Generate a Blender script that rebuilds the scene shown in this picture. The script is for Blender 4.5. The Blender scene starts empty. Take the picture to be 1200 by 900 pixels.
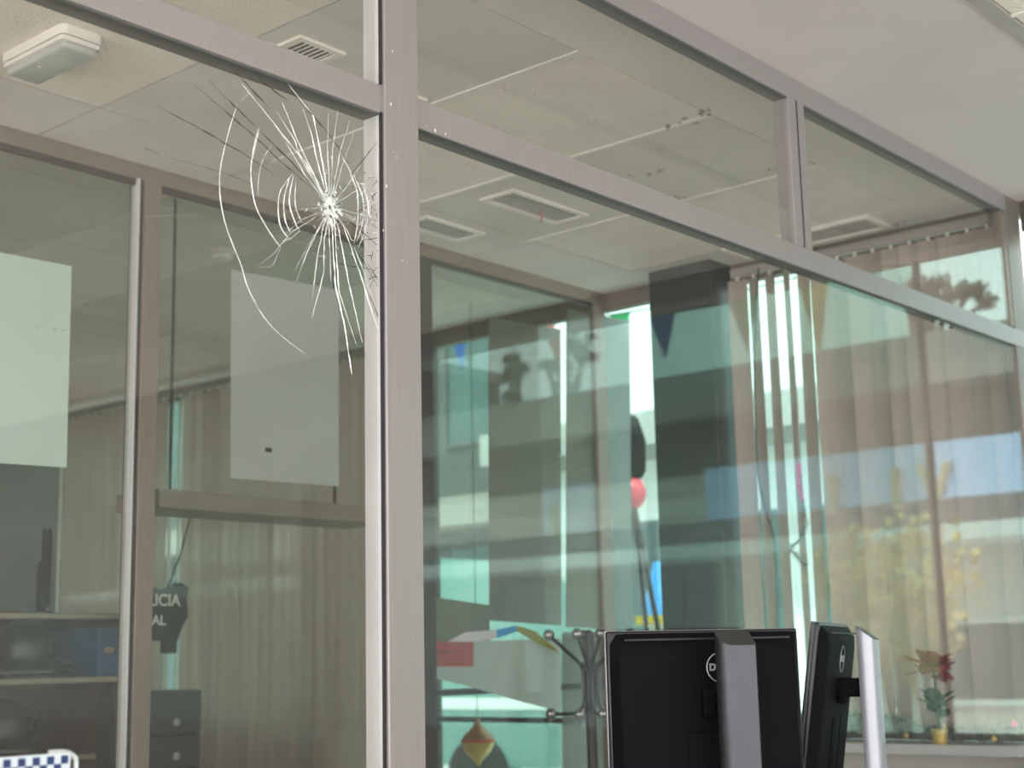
import bpy, math, random
from mathutils import Vector as V, Matrix as M
random.seed(7)
SC = bpy.context.scene
COL = SC.collection
sc = SC

# ------------------------------------------------------------------ camera frame
f_px, PIT, ROL, YAW = 1716.0, math.radians(10.58), math.radians(-1.313), math.radians(40.61)
CAM = V((0, -2.0, 1.2))
_F = V((math.cos(YAW), math.sin(YAW), 0)); _R0 = V((math.sin(YAW), -math.cos(YAW), 0)); _Z = V((0, 0, 1))
FWD = math.cos(PIT)*_F + math.sin(PIT)*_Z
_U0 = -math.sin(PIT)*_F + math.cos(PIT)*_Z
RGT = math.cos(ROL)*_R0 + math.sin(ROL)*_U0
UPV = -math.sin(ROL)*_R0 + math.cos(ROL)*_U0

def at(px, py, axis, v):
    d = (px-600)/f_px*RGT - (py-450)/f_px*UPV + FWD
    return CAM + d*((v-CAM[axis])/d[axis])
def atd(px, py, z):
    return CAM + ((px-600)/f_px*RGT - (py-450)/f_px*UPV + FWD)*z

# ------------------------------------------------------------------ materials
def base_mat(name):
    m = bpy.data.materials.new(name); m.use_nodes = True
    nt = m.node_tree; nt.nodes.clear()
    out = nt.nodes.new('ShaderNodeOutputMaterial')
    return m, nt, out
def mat(name, col, rough=0.6, metal=0.0, var=0.06, vscale=6.0, bump=0.0, bscale=80.0, bvor=False, spec=0.5, stretch=None, coat=0.0):
    m, nt, out = base_mat(name)
    b = nt.nodes.new('ShaderNodeBsdfPrincipled')
    b.inputs['Roughness'].default_value = rough; b.inputs['Metallic'].default_value = metal
    b.inputs['Specular IOR Level'].default_value = spec
    b.inputs['Coat Weight'].default_value = coat
    tc = nt.nodes.new('ShaderNodeTexCoord')
    src = tc.outputs['Object']
    if stretch:
        mp = nt.nodes.new('ShaderNodeMapping'); mp.inputs['Scale'].default_value = stretch
        nt.links.new(src, mp.inputs[0]); src = mp.outputs[0]
    n = nt.nodes.new('ShaderNodeTexNoise'); n.inputs['Scale'].default_value = vscale; n.inputs['Detail'].default_value = 4
    nt.links.new(src, n.inputs['Vector'])
    r = nt.nodes.new('ShaderNodeMapRange'); r.inputs[1].default_value = .3; r.inputs[2].default_value = .7
    r.inputs[3].default_value = 1-var; r.inputs[4].default_value = 1+var
    nt.links.new(n.outputs['Fac'], r.inputs[0])
    mx = nt.nodes.new('ShaderNodeVectorMath'); mx.operation = 'SCALE'
    mx.inputs[0].default_value = col[:3]
    nt.links.new(r.outputs[0], mx.inputs['Scale'])
    nt.links.new(mx.outputs[0], b.inputs['Base Color'])
    if bump:
        if bvor:
            t = nt.nodes.new('ShaderNodeTexVoronoi'); t.inputs['Scale'].default_value = bscale; o = t.outputs['Distance']
        else:
            t = nt.nodes.new('ShaderNodeTexNoise'); t.inputs['Scale'].default_value = bscale; t.inputs['Detail'].default_value = 3; o = t.outputs['Fac']
        nt.links.new(src, t.inputs['Vector'])
        bp = nt.nodes.new('ShaderNodeBump'); bp.inputs['Strength'].default_value = bump; bp.inputs['Distance'].default_value = .01
        nt.links.new(o, bp.inputs['Height']); nt.links.new(bp.outputs[0], b.inputs['Normal'])
    nt.links.new(b.outputs[0], out.inputs[0])
    return m
def glass(name, tint, f0=0.045, haze=0.0, haze_col=(.6, .62, .58)):
    """thin sheet glass: a clear tinted pane that mirrors more the more obliquely it is seen"""
    m, nt, out = base_mat(name)
    g = nt.nodes.new('ShaderNodeNewGeometry')
    dt = nt.nodes.new('ShaderNodeVectorMath'); dt.operation = 'DOT_PRODUCT'
    nt.links.new(g.outputs['Normal'], dt.inputs[0]); nt.links.new(g.outputs['Incoming'], dt.inputs[1])
    a = nt.nodes.new('ShaderNodeMath'); a.operation = 'ABSOLUTE'; nt.links.new(dt.outputs['Value'], a.inputs[0])
    s = nt.nodes.new('ShaderNodeMath'); s.operation = 'SUBTRACT'; s.inputs[0].default_value = 1; nt.links.new(a.outputs[0], s.inputs[1])
    p = nt.nodes.new('ShaderNodeMath'); p.operation = 'POWER'; p.inputs[1].default_value = 5; nt.links.new(s.outputs[0], p.inputs[0])
    ma = nt.nodes.new('ShaderNodeMath'); ma.operation = 'MULTIPLY_ADD'; ma.inputs[1].default_value = 1-f0; ma.inputs[2].default_value = f0
    nt.links.new(p.outputs[0], ma.inputs[0])
    tr = nt.nodes.new('ShaderNodeBsdfTransparent'); tr.inputs[0].default_value = (*tint, 1)
    gl = nt.nodes.new('ShaderNodeBsdfGlossy'); gl.inputs['Roughness'].default_value = 0.0; gl.inputs[0].default_value = (1, 1, 1, 1)
    mix = nt.nodes.new('ShaderNodeMixShader')
    nt.links.new(ma.outputs[0], mix.inputs[0]); nt.links.new(tr.outputs[0], mix.inputs[1]); nt.links.new(gl.outputs[0], mix.inputs[2])
    res = mix.outputs[0]
    if haze:  # haze over the view, put in as a pale uneven diffuse layer
        df = nt.nodes.new('ShaderNodeBsdfDiffuse'); df.inputs[0].default_value = (*haze_col, 1)
        tc = nt.nodes.new('ShaderNodeTexCoord'); n = nt.nodes.new('ShaderNodeTexNoise'); n.inputs['Scale'].default_value = 5; n.inputs['Detail'].default_value = 6
        nt.links.new(tc.outputs['Object'], n.inputs['Vector'])
        r = nt.nodes.new('ShaderNodeMapRange'); r.inputs[3].default_value = haze*.5; r.inputs[4].default_value = haze*1.5
        nt.links.new(n.outputs['Fac'], r.inputs[0])
        m2 = nt.nodes.new('ShaderNodeMixShader'); nt.links.new(r.outputs[0], m2.inputs[0])
        nt.links.new(res, m2.inputs[1]); nt.links.new(df.outputs[0], m2.inputs[2]); res = m2.outputs[0]
    nt.links.new(res, out.inputs[0])
    return m
def translucent(name, col, amount=.45, var=.06, stretch=(1, 1, 1), vscale=4):
    m, nt, out = base_mat(name)
    tc = nt.nodes.new('ShaderNodeTexCoord'); mp = nt.nodes.new('ShaderNodeMapping'); mp.inputs['Scale'].default_value = stretch
    nt.links.new(tc.outputs['Object'], mp.inputs[0])
    n = nt.nodes.new('ShaderNodeTexNoise'); n.inputs['Scale'].default_value = vscale; nt.links.new(mp.outputs[0], n.inputs['Vector'])
    r = nt.nodes.new('ShaderNodeMapRange'); r.inputs[3].default_value = 1-var; r.inputs[4].default_value = 1+var
    nt.links.new(n.outputs['Fac'], r.inputs[0])
    mx = nt.nodes.new('ShaderNodeVectorMath'); mx.operation = 'SCALE'; mx.inputs[0].default_value = col; nt.links.new(r.outputs[0], mx.inputs['Scale'])
    d = nt.nodes.new('ShaderNodeBsdfDiffuse'); t = nt.nodes.new('ShaderNodeBsdfTranslucent')
    nt.links.new(mx.outputs[0], d.inputs[0]); nt.links.new(mx.outputs[0], t.inputs[0])
    mix = nt.nodes.new('ShaderNodeMixShader'); mix.inputs[0].default_value = amount
    nt.links.new(d.outputs[0], mix.inputs[1]); nt.links.new(t.outputs[0], mix.inputs[2]); nt.links.new(mix.outputs[0], out.inputs[0])
    return m

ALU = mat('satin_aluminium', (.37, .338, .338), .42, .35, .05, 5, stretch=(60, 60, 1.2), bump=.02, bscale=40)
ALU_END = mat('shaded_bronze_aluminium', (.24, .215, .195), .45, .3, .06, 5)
ALU_IN = mat('aluminium_bead', (.80, .80, .81), .35, .35, .04, 5)
ALU_BR = mat('bronze_aluminium', (.28, .235, .20), .45, .3, .08, 5, stretch=(30, 30, 2))
ALU_DK = mat('dark_aluminium', (.07, .065, .065), .4, .3, .1, 5)
UNDER = mat('rail_underside_shade', (.12, .12, .115), .5, .2, .05)
GASK = mat('rubber_gasket', (.03, .03, .035), .6)
PLASTER = mat('white_ceiling_plaster', (.65, .58, .565), .85, 0, .03, 3, bump=.05, bscale=30)
PLASTER_IN = mat('brightened_ceiling_plaster', (.79, .745, .69), .85, 0, .06, 2.2, bump=.06, bscale=26)  # paler copy of the plaster, makes the dim inner border look brighter
TILE_TEX = mat('textured_ceiling_tile', (.88, .81, .73), .9, 0, .05, 6, bump=.45, bscale=130, bvor=True)
TILE_SM = mat('smooth_ceiling_tile', (.71, .675, .62), .85, 0, .08, 2.5, bump=.08, bscale=30)
STAIN = mat('damp_stain_brown', (.36, .34, .29), .9, 0, .2, 30)
TBAR = mat('ceiling_bar_white', (.86, .82, .75), .6, 0, .05)
TRIM_G = mat('grey_ceiling_trim', (.42, .38, .35), .6, 0, .06)
WALL = mat('painted_wall', (.62, .60, .56), .8, 0, .05, 3)
WALL_FR = mat('dark_unseen_wall', (.085, .075, .065), .5, 0, .1, 3)  # unseen wall of unknown colour, kept dark so its reflection stays faint
WALL_DK = mat('brown_back_wall', (.22, .20, .175), .85, 0, .08, 3)
FLOOR = mat('terrazzo_floor', (.70, .67, .63), .35, 0, .12, 40)
GL_FRONT = glass('clear_pane_glass', (.98, .976, .968), .045, .009)
GL_INNER = glass('inner_pane_glass', (.905, .925, .895), .03, .008)
GL_END = glass('green_solar_glass', (.66, .80, .765), .05)
CRACK_W = mat('fractured_glass_edge', (.93, .96, .95), .22, .15, .12, 200, spec=1.0, coat=.6)
CRACK_D = mat('fractured_glass_dark_edge', (.035, .037, .035), .2, 0, .2, 120, spec=.5)
WHITE_PL = mat('white_plastic', (.84, .80, .75), .45, 0, .03)
LENS = mat('frosted_lamp_lens', (.50, .53, .49), .25, 0, .06, 8)
PAPER = mat('pale_paper', (.53, .67, .59), .8, 0, .03, 3)
PAPER_B = mat('grey_sheet', (.39, .43, .395), .8, 0, .05, 3)
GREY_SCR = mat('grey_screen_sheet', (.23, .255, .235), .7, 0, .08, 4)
PALE_GR = mat('pale_green_sheet', (.36, .44, .39), .75, 0, .06, 5)
INK = mat('black_ink', (.03, .03, .03), .6)
RED_P = mat('red_cardboard', (.34, .065, .06), .65, 0, .06)
BLK_PL = mat('black_plastic', (.006, .006, .008), .6, 0, .05, 20, spec=.05)
BLK_GL = mat('gloss_black_plastic', (.008, .008, .010), .3, 0, .05)
SILVER = mat('silver_plastic', (.065, .065, .075), .36, .5, .03, 20)
SILV_L = mat('pale_silver_plastic', (.42, .43, .48), .38, .4, .03, 20)
RIM = mat('bright_rim', (.42, .42, .44), .3, .8, .03)
LOGO_M = mat('grey_logo_print', (.50, .50, .52), .4, .4, .03)
RACK_M = mat('gunmetal_steel', (.020, .016, .016), .4, .1, .08, 12)
CHROME = mat('dark_chrome', (.30, .29, .29), .1, .95, .05)
PILLAR = mat('dark_grey_pillar_paint', (.030, .037, .038), .35, 0, .12, 3)
SLAT = translucent('blind_fabric', (.56, .485, .43), .20, .10, (25, 25, .4))
SLAT_B = translucent('blind_fabric_beige', (.72, .63, .57), .44, .10, (25, 25, .4))
WOOD = mat('brown_shelf_wood', (.12, .075, .055), .5, 0, .2, 4, stretch=(1, 8, 8))
WOOD_L = mat('worn_shelf_board', (.34, .29, .25), .5, 0, .12, 4, stretch=(1, 8, 8))
WOOD_E = mat('pale_shelf_edging', (.40, .35, .28), .5, 0, .1)
HELM = mat('dark_helmet_shell', (.008, .014, .016), .4, 0, .1)
VISOR = mat('helmet_visor', (.015, .018, .02), .25, 0, .05)
FABRIC_B = mat('black_fabric', (.012, .012, .014), .9, 0, .15, 30, bump=.2, bscale=200)
WHITE_INK = mat('white_print', (.78, .78, .78), .7)
CAB_G = mat('dark_grey_drawer_paint', (.035, .040, .043), .45, 0, .08)
NAVY = mat('navy_check', (.018, .045, .16), .35)
WHT = mat('white_check', (.70, .78, .84), .3)
CLEAR_PL = mat('clear_plastic_edge', (.62, .66, .68), .08, 0, .1, 30, spec=1)
SILL_M = mat('grey_sill_board', (.55, .57, .58), .4, 0, .05)
DESK_M = mat('grey_desk_laminate', (.62, .62, .61), .4, 0, .05)
TINSEL = mat('silver_green_tinsel', (.22, .26, .23), .25, .5, .45, 45)
TINS_P = mat('pink_tinsel', (.85, .12, .38), .35, .2, .15, 50)
GOLD = mat('gold_foil', (.75, .55, .18), .3, .6, .15, 20)
POIN = mat('red_petals', (.26, .015, .028), .6, 0, .15, 20)
LEAFG = mat('dark_green_leaves', (.035, .075, .03), .6, 0, .3, 3)
LEAFT = mat('tree_leaves', (.045, .06, .035), .7, 0, .3, 2)
LEAFY = mat('golden_shrub_leaves', (.95, .62, .18), .6, 0, .3, 4)
BARK = mat('bark', (.09, .065, .05), .85, 0, .2, 8)
def pen(n, c): return translucent(n, c, .5, .05)
P_GREEN, P_BLUE, P_YEL, P_RED, P_WHITE = pen('green_pennant', (.05, .50, .22)), pen('blue_pennant', (.06, .22, .55)), pen('yellow_pennant', (.75, .55, .05)), pen('red_pennant', (.7, .06, .06)), pen('white_pennant', (.85, .85, .85))
F_WHITE = mat('white_render_facade', (.82, .82, .80), .8, 0, .05, 1.5)
F_GREY = mat('grey_render_facade', (.42, .40, .38), .8, 0, .06, 1.5)
F_PARA = mat('beige_parapet', (.30, .275, .25), .8, 0, .06, 1.5)
F_BROWN = mat('brown_window_band', (.11, .095, .085), .5, 0, .12, 2)
F_BLUE = mat('lilac_blue_sign_panel', (.52, .66, 1.0), .45, 0, .06, 2)
F_DARK = mat('dark_shop_fascia', (.085, .085, .085), .5, 0, .1, 2)
F_GLASS = mat('shop_window_glass', (.05, .10, .10), .06, 0, .2, 1.2)
ROOF_R = mat('terracotta_roof', (.35, .16, .11), .8, 0, .15, 6)
ASPH = mat('asphalt', (.30, .29, .28), .9, 0, .1, 20)
PAVE = mat('pale_pavement', (.68, .66, .62), .85, 0, .08, 6)
VAN_W = mat('teal_vehicle_paint', (.13, .26, .24), .3, 0, .02, coat=.5)
TYRE = mat('tyre_rubber', (.02, .02, .02), .8)

# ------------------------------------------------------------------ mesh builder
ROOTS = {}
class MB:
    def __init__(s): s.v = []; s.f = []; s.m = []; s.cur = 0
    def add(s, vs, fs):
        o = len(s.v); s.v += [V(p) for p in vs]
        for f in fs: s.f.append([i+o for i in f]); s.m.append(s.cur)
        return s
    def box(s, a, b):
        x0, y0, z0 = a; x1, y1, z1 = b
        vs = [(x, y, z) for z in (z0, z1) for y in (y0, y1) for x in (x0, x1)]
        return s.add(vs, [(0, 2, 3, 1), (4, 5, 7, 6), (0, 1, 5, 4), (2, 6, 7, 3), (0, 4, 6, 2), (1, 3, 7, 5)])
    def bbox(s, a, b, r=.004, axis=None):
        """box with bevelled edges on all three axes (chamfer r)"""
        import bmesh
        bm = bmesh.new(); bmesh.ops.create_cube(bm, size=1)
        for v in bm.verts:
            for k in range(3): v.co[k] = a[k] if v.co[k] < 0 else b[k]
        es = list(bm.edges) if axis is None else [e for e in bm.edges if abs((e.verts[0].co-e.verts[1].co).normalized()[axis]) > .9]
        bmesh.ops.bevel(bm, geom=es, offset=r, segments=3, affect='EDGES', profile=.5)
        bm.verts.index_update()
        s.add([v.co.copy() for v in bm.verts], [[v.index for v in f.verts] for f in bm.faces]); bm.free()
        return s
    def prism(s, pts, d):
        """polygon pts (list of V) extruded by vector d"""
        n = len(pts); d = V(d)
        vs = [V(p) for p in pts] + [V(p)+d for p in pts]
        return s.add(vs, [list(range(n))[::-1], list(range(n, 2*n))] + [(i, (i+1) % n, (i+1) % n+n, i+n) for i in range(n)])
    def tube(s, pts, r, n=8, caps=True):
        pts = [V(p) for p in pts]; k = len(pts)
        rs = r if isinstance(r, (list, tuple)) else [r]*k
        vs = []; up = V((0, 0, 1)); prev = None
        for i, p in enumerate(pts):
            t = (pts[min(i+1, k-1)]-pts[max(i-1, 0)]).normalized()
            if prev is None:
                u = t.cross(up)
                if u.length < .05: u = t.cross(V((1, 0, 0)))
                u.normalize()
            else:
                u = (prev - t*prev.dot(t)).normalized()
            prev = u; w = t.cross(u)
            for j in range(n):
                a = 2*math.pi*j/n
                vs.append(p + (u*math.cos(a)+w*math.sin(a))*rs[i])
        fs = [(i*n+j, i*n+(j+1) % n, (i+1)*n+(j+1) % n, (i+1)*n+j) for i in range(k-1) for j in range(n)]
        if caps: fs += [list(range(n))[::-1], list(range((k-1)*n, k*n))]
        return s.add(vs, fs)
    def lathe(s, prof, c, n=24, axis=2):
        vs = []; fs = []; k = len(prof)
        for (r, z) in prof:
            for j in range(n):
                a = 2*math.pi*j/n; p = [r*math.cos(a), r*math.sin(a), z]
                if axis == 0: p = [z, p[0], p[1]]
                if axis == 1: p = [p[0], z, p[1]]
                vs.append(V(c)+V(p))
        for i in range(k-1):
            for j in range(n): fs.append((i*n+j, i*n+(j+1) % n, (i+1)*n+(j+1) % n, (i+1)*n+j))
        fs += [list(range(n))[::-1], list(range((k-1)*n, k*n))]
        return s.add(vs, fs)
    def ball(s, c, r, n=16, m=10, sc=(1, 1, 1), jit=0):
        prof = []; o = len(s.v)
        s.lathe([(max(1e-4, math.sin(math.pi*i/m)), -math.cos(math.pi*i/m)) for i in range(m+1)], (0, 0, 0), n)
        for v in s.v[o:]:
            q = 1+random.uniform(-jit, jit)
            v.x, v.y, v.z = c[0]+v.x*r*sc[0]*q, c[1]+v.y*r*sc[1]*q, c[2]+v.z*r*sc[2]*q
        return s
    def xf(s, m, start=0):
        for i in range(start, len(s.v)): s.v[i] = m @ s.v[i]
        return s
    def build(s, name, mats, parent=None, smooth=False):
        me = bpy.data.meshes.new(name)
        mats = mats if isinstance(mats, (list, tuple)) else [mats]
        if parent is not None: org = ROOTS.get(parent.name, V((0, 0, 0)))
        else:
            xs = [v.x for v in s.v]; ys = [v.y for v in s.v]; zs = [v.z for v in s.v]
            org = V(((min(xs)+max(xs))/2, (min(ys)+max(ys))/2, min(zs)))
        me.from_pydata([tuple(v-org) for v in s.v], [], s.f)
        for m in mats: me.materials.append(m)
        for p, mi in zip(me.polygons, s.m): p.material_index = min(mi, len(mats)-1); p.use_smooth = smooth
        import bmesh
        bm = bmesh.new(); bm.from_mesh(me); bmesh.ops.recalc_face_normals(bm, faces=bm.faces); bm.to_mesh(me); bm.free()
        if smooth: me.set_sharp_from_angle(angle=math.radians(40))
        o = bpy.data.objects.new(name, me); COL.objects.link(o)
        if parent is not None:
            o.parent = parent; ROOTS[o.name] = org
        else: o.location = org; ROOTS[o.name] = org
        return o
def B(a, b): return MB().box(a, b)
def empty(name, loc, label=None, cat=None, group=None, kind=None):
    o = bpy.data.objects.new(name, None); COL.objects.link(o); o.location = loc; o.empty_display_size = .1
    ROOTS[o.name] = V(loc); return tag(o, label, cat, group, kind)
def tag(o, label=None, cat=None, group=None, kind=None):
    if label: o['label'] = label
    if cat: o['category'] = cat
    if group: o['group'] = group
    if kind: o['kind'] = kind
    return o
def struct(o, label=None): return tag(o, label, None, None, 'structure')
def lettering(name, s, size, mtx, m, parent, depth=.0006, offset=0.0):
    cu = bpy.data.curves.new(name, 'FONT'); cu.body = s; cu.size = size; cu.extrude = depth; cu.align_x = 'CENTER'; cu.align_y = 'CENTER'; cu.offset = offset
    t = bpy.data.objects.new(name+'_tmp', cu); COL.objects.link(t)
    bpy.context.view_layer.update()
    me = bpy.data.meshes.new_from_object(t.evaluated_get(bpy.context.evaluated_depsgraph_get()))
    bpy.data.objects.remove(t)
    me.transform(M.Translation(-ROOTS[parent.name]) @ mtx)
    me.materials.clear(); me.materials.append(m)
    o = bpy.data.objects.new(name, me); COL.objects.link(o); o.parent = parent; ROOTS[o.name] = ROOTS[parent.name]
    return o
def frame_m(o, ex, ey):
    ex = V(ex).normalized(); ey = V(ey); ey = (ey-ex*ey.dot(ex)).normalized(); ez = ex.cross(ey)
    m = M.Identity(4)
    for i in range(3): m[i][0], m[i][1], m[i][2], m[i][3] = ex[i], ey[i], ez[i], o[i]
    return m

XE = 5.30          # end wall, street side of both rooms
ZC = 2.85          # ceiling
YI = 1.97          # inner partition
X0 = -4.2

# ================================================================== SETTING
struct(B((X0, -9, -.12), (XE+.06, 9, 0)).build('floor', FLOOR))
# ceiling: plaster over the front room, tiled bays inside
c = empty('ceiling', (0, 0, ZC), kind='structure')
B((X0, -.60, ZC), (XE+.06, .04, ZC+.06)).build('plaster_border', PLASTER, c)
B((X0, .04, ZC), (XE+.06, .335, ZC+.06)).build('inner_border', PLASTER_IN, c)
t = B((X0, -.645, ZC-.006), (XE+.06, -.60, ZC+.05)); t.build('ceiling_trim', TRIM_G, c)
ts = MB()
for i in range(-13, 3):
    x0 = 3.66+.66*i
    for j in range(13):
        y1 = -.645-.66*j; ts.box((x0+.006, y1-.65, ZC), (x0+.654, y1-.004, ZC+.02))
ts.build('office_ceiling_tiles', TILE_TEX, c)
tb = MB()
for i in range(-13, 4): tb.box((3.66+.66*i-.007, -9, ZC-.003), (3.66+.66*i+.007, -.645, ZC+.02))
tb.build('office_ceiling_bars', TBAR, c)
xs = [X0]+[3.04-.672*k for k in range(12, 0, -1)]+[3.04, 3.712, 4.38, 5.05, XE+.06]
ys = [.335, .985, 1.635, 2.3, 2.96, 3.62, 4.28, 4.94, 5.6, 6.26, 6.92, 7.58, 8.24, 9.0]
tx, sm = MB(), MB()
for i in range(len(xs)-1):
    textured = (i % 2 == 1)
    for j in range(len(ys)-1):
        z = ZC
        if j >= 2 and j < 3: tgt = sm
        else: tgt = tx if textured else sm
        if j == 1 and 0: tgt = sm
        tgt.box((xs[i]+.004, ys[j]+.004, z), (xs[i+1]-.004, ys[j+1]-.004, z+.02))
tx.build('textured_tiles', TILE_TEX, c); sm.build('smooth_tiles', TILE_SM, c)
B((X0, -9, ZC+.02), (XE+.06, 9, ZC+.10)).build('ceiling_slab', PLASTER_IN, c)
tb = MB()
for x in (3.04, 3.712, 4.38): tb.box((x-.009, .335, ZC-.004), (x+.009, 1.635, ZC+.02))
tb.build('ceiling_bars', TBAR, c)
for (px, py, w_, h_, n_) in ((826, 133, 14, 4, 7), (806, 142, 10, 3, 5), (912, 199, 14, 5, 7), (786, 150, 5, 3, 4), (760, 200, 22, 9, 6), (1060, 262, 12, 3, 4), (797, 231, 6, 3, 3)):
    for k in range(n_):
        q = at(px+random.uniform(-w_, w_), py+random.uniform(-h_, h_), 2, ZC-.0048); r_ = random.uniform(.003, .010)
        MB().prism([q+V((r_*math.cos(a)*random.uniform(.5, 1.3), r_*math.sin(a)*random.uniform(.5, 1.3), 0)) for a in [j*math.pi/4 for j in range(8)]], (0, 0, .004)).build('damp_stain', STAIN, c)
# walls
struct(B((X0, 9, 0), (XE+.06, 9.1, ZC)).build('wall_back', WALL_DK))
struct(B((X0-.1, YI, 0), (X0, 9, ZC)).build('wall_left', WALL_DK))
w = empty('wall_end', (XE, 0, 0), kind='structure')
B((XE, -9, 0), (XE+.06, 0, .84)).build('wall_panel', WALL_FR, w)
B((XE, 0, 0), (XE+.06, 1.62, .84)).build('wall_panel', WALL, w); B((XE, 3.72, 0), (XE+.06, 9, .84)).build('wall_panel', WALL, w)
B((XE, 0, 2.80), (XE+.06, 9, ZC)).build('header_panel', ALU_BR, w)
B((XE, -9, 2.735), (XE+.06, 0, ZC)).build('header_panel', WALL_FR, w)
B((XE, -9, .84), (XE+.06, -3.3, 2.735)).build('wall_panel', WALL_FR, w)  # solid unseen stretch put in to keep the left-hand reflections dark

# ---------- window_1: aluminium and glass partition in front
PX0, PX1 = 1.948, 2.045
w1 = empty('window_1', (0, 0, 0), 'satin aluminium glazed partition with transom lights and a heavy post', None, None, 'structure')
MB().bbox((PX0, -.012, 0), (PX1, .045, ZC), .003, 2).build('post', ALU, w1)
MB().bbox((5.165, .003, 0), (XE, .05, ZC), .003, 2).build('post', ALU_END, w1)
B((5.135, .006, 2.345), (5.165, .045, 2.78)).build('glazing_bead', ALU_BR, w1)
MB().bbox((X0, 0, 2.783), (PX0, .05, ZC), .002, 0).build('top_rail', ALU, w1)
MB().bbox((PX1, 0, 2.783), (5.165, .05, ZC), .002, 0).build('top_rail', ALU, w1)
MB().bbox((X0, 0, 2.277), (PX0, .05, 2.337), .002, 0).build('middle_rail', ALU, w1)
MB().bbox((PX1, 0, 2.275), (5.30, .05, 2.338), .002, 0).build('middle_rail', ALU, w1)
MB().bbox((3.59, 0, 2.338), (3.683, .05, 2.783), .002, 2).build('mullion', ALU, w1)
B((3.634, -.0012, 2.338), (3.640, .002, 2.783)).build('gasket', GASK, w1)
MB().bbox((X0, 0, 0), (PX0, .05, .10), .002, 0).build('bottom_rail', ALU, w1)
MB().bbox((PX1, 0, 0), (5.165, .05, .10), .002, 0).build('bottom_rail', ALU, w1)
for z0, z1 in ((.10, 2.277), (2.337, 2.783)):
    B((PX0-.003, .0, z0), (PX0, .046, z1)).build('glazing_bead', ALU_IN, w1)
    B((PX0-.0035, -.006, z0), (PX0-.0005, .002, z1)).build('gasket', GASK, w1)
for a, b in ((X0, PX0), (PX1, 5.165)):
    B((a, .003, 2.273), (b, .047, 2.2768)).build('glazing_bead', UNDER, w1); B((a, .003, 2.779), (b, .047, 2.7832)).build('glazing_bead', UNDER, w1)  # dark strips stand in for the shade under the middle and top rails
GY = .010
def pane(x0, x1, z0, z1, y=GY, m=GL_FRONT, parent=w1, th=.005):
    return B((x0, y, z0), (x1, y+th, z1)).build('glass_pane', m, parent)
CP = pane(X0, PX0-.004, .10, 2.277); CP['label'] = 'tall glass pane shattered in a star of cracks beside the post'
pane(X0, PX0-.004, 2.337, 2.783)
pane(PX1, 5.16, .10, 2.275); pane(PX1, 3.595, 2.338, 2.783); pane(3.68, 5.14, 2.338, 2.783)
# specks of paint chipped off the post
sp = MB()
for (px, py) in ((458, 122), (461, 178), (464, 184), (453, 218), (472, 305), (449, 270), (500, 148), (510, 153), (522, 157), (460, 60)):
    p = at(px, py, 1, -.0125 if px < 487 else -.0005); r = random.uniform(.001, .003)
    sp.prism([p+V((r*math.cos(a)*random.uniform(.6, 1.2), 0, 1.6*r*math.sin(a))) for a in [k*math.pi/3 for k in range(6)]], (0, -.0004, 0))
sp.build('paint_chip', WHITE_PL, w1)

# cracks: traced on the plane of the pane
def Z5(x, y): return (160+x/2.37, 80+y/2.37)
def on(p): return at(p[0], p[1], 1, GY-.0015)
def jag(pts, amp=.0008, step=.010):
    out = []
    for a, b in zip(pts, pts[1:]):
        n = max(2, int((b-a).length/step))
        for k in range(n):
            q = a.lerp(b, k/n)
            if 0 < k: q = q+V((random.uniform(-amp, amp), 0, random.uniform(-amp, amp)))
            out.append(q)
    return out+[pts[-1]]
def smooth_pts(pts, n=5):
    pts = [V(p) for p in pts]; P = [pts[0]]+pts+[pts[-1]]; o = []
    for i in range(1, len(P)-2):
        for k in range(n):
            t_ = k/n; a, b, c_, d = P[i-1], P[i], P[i+1], P[i+2]
            o.append(.5*((2*b)+(c_-a)*t_+(2*a-5*b+4*c_-d)*t_*t_+(3*b-a-3*c_+d)*t_**3))
    return o+[pts[-1]]
radW, radD, ring = MB(), MB(), MB()
ctr = (387, 243)
def crack(mb, pts, w, jagged=True, taper=True):
    P = [on(p) for p in pts]
    P = jag(P) if jagged else P
    n = len(P); rs = []
    for i in range(n):
        e = min(1, (n-1-i)/max(1, n*.35)) if taper else 1
        b_ = min(1, .35+i/max(1, n*.45)) if taper else 1; rs.append(w*(.35+.65*e)*b_*random.choice((.45, .7, 1, 1.25)))
    mb.tube(P, rs, 4)
W = .00095
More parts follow.
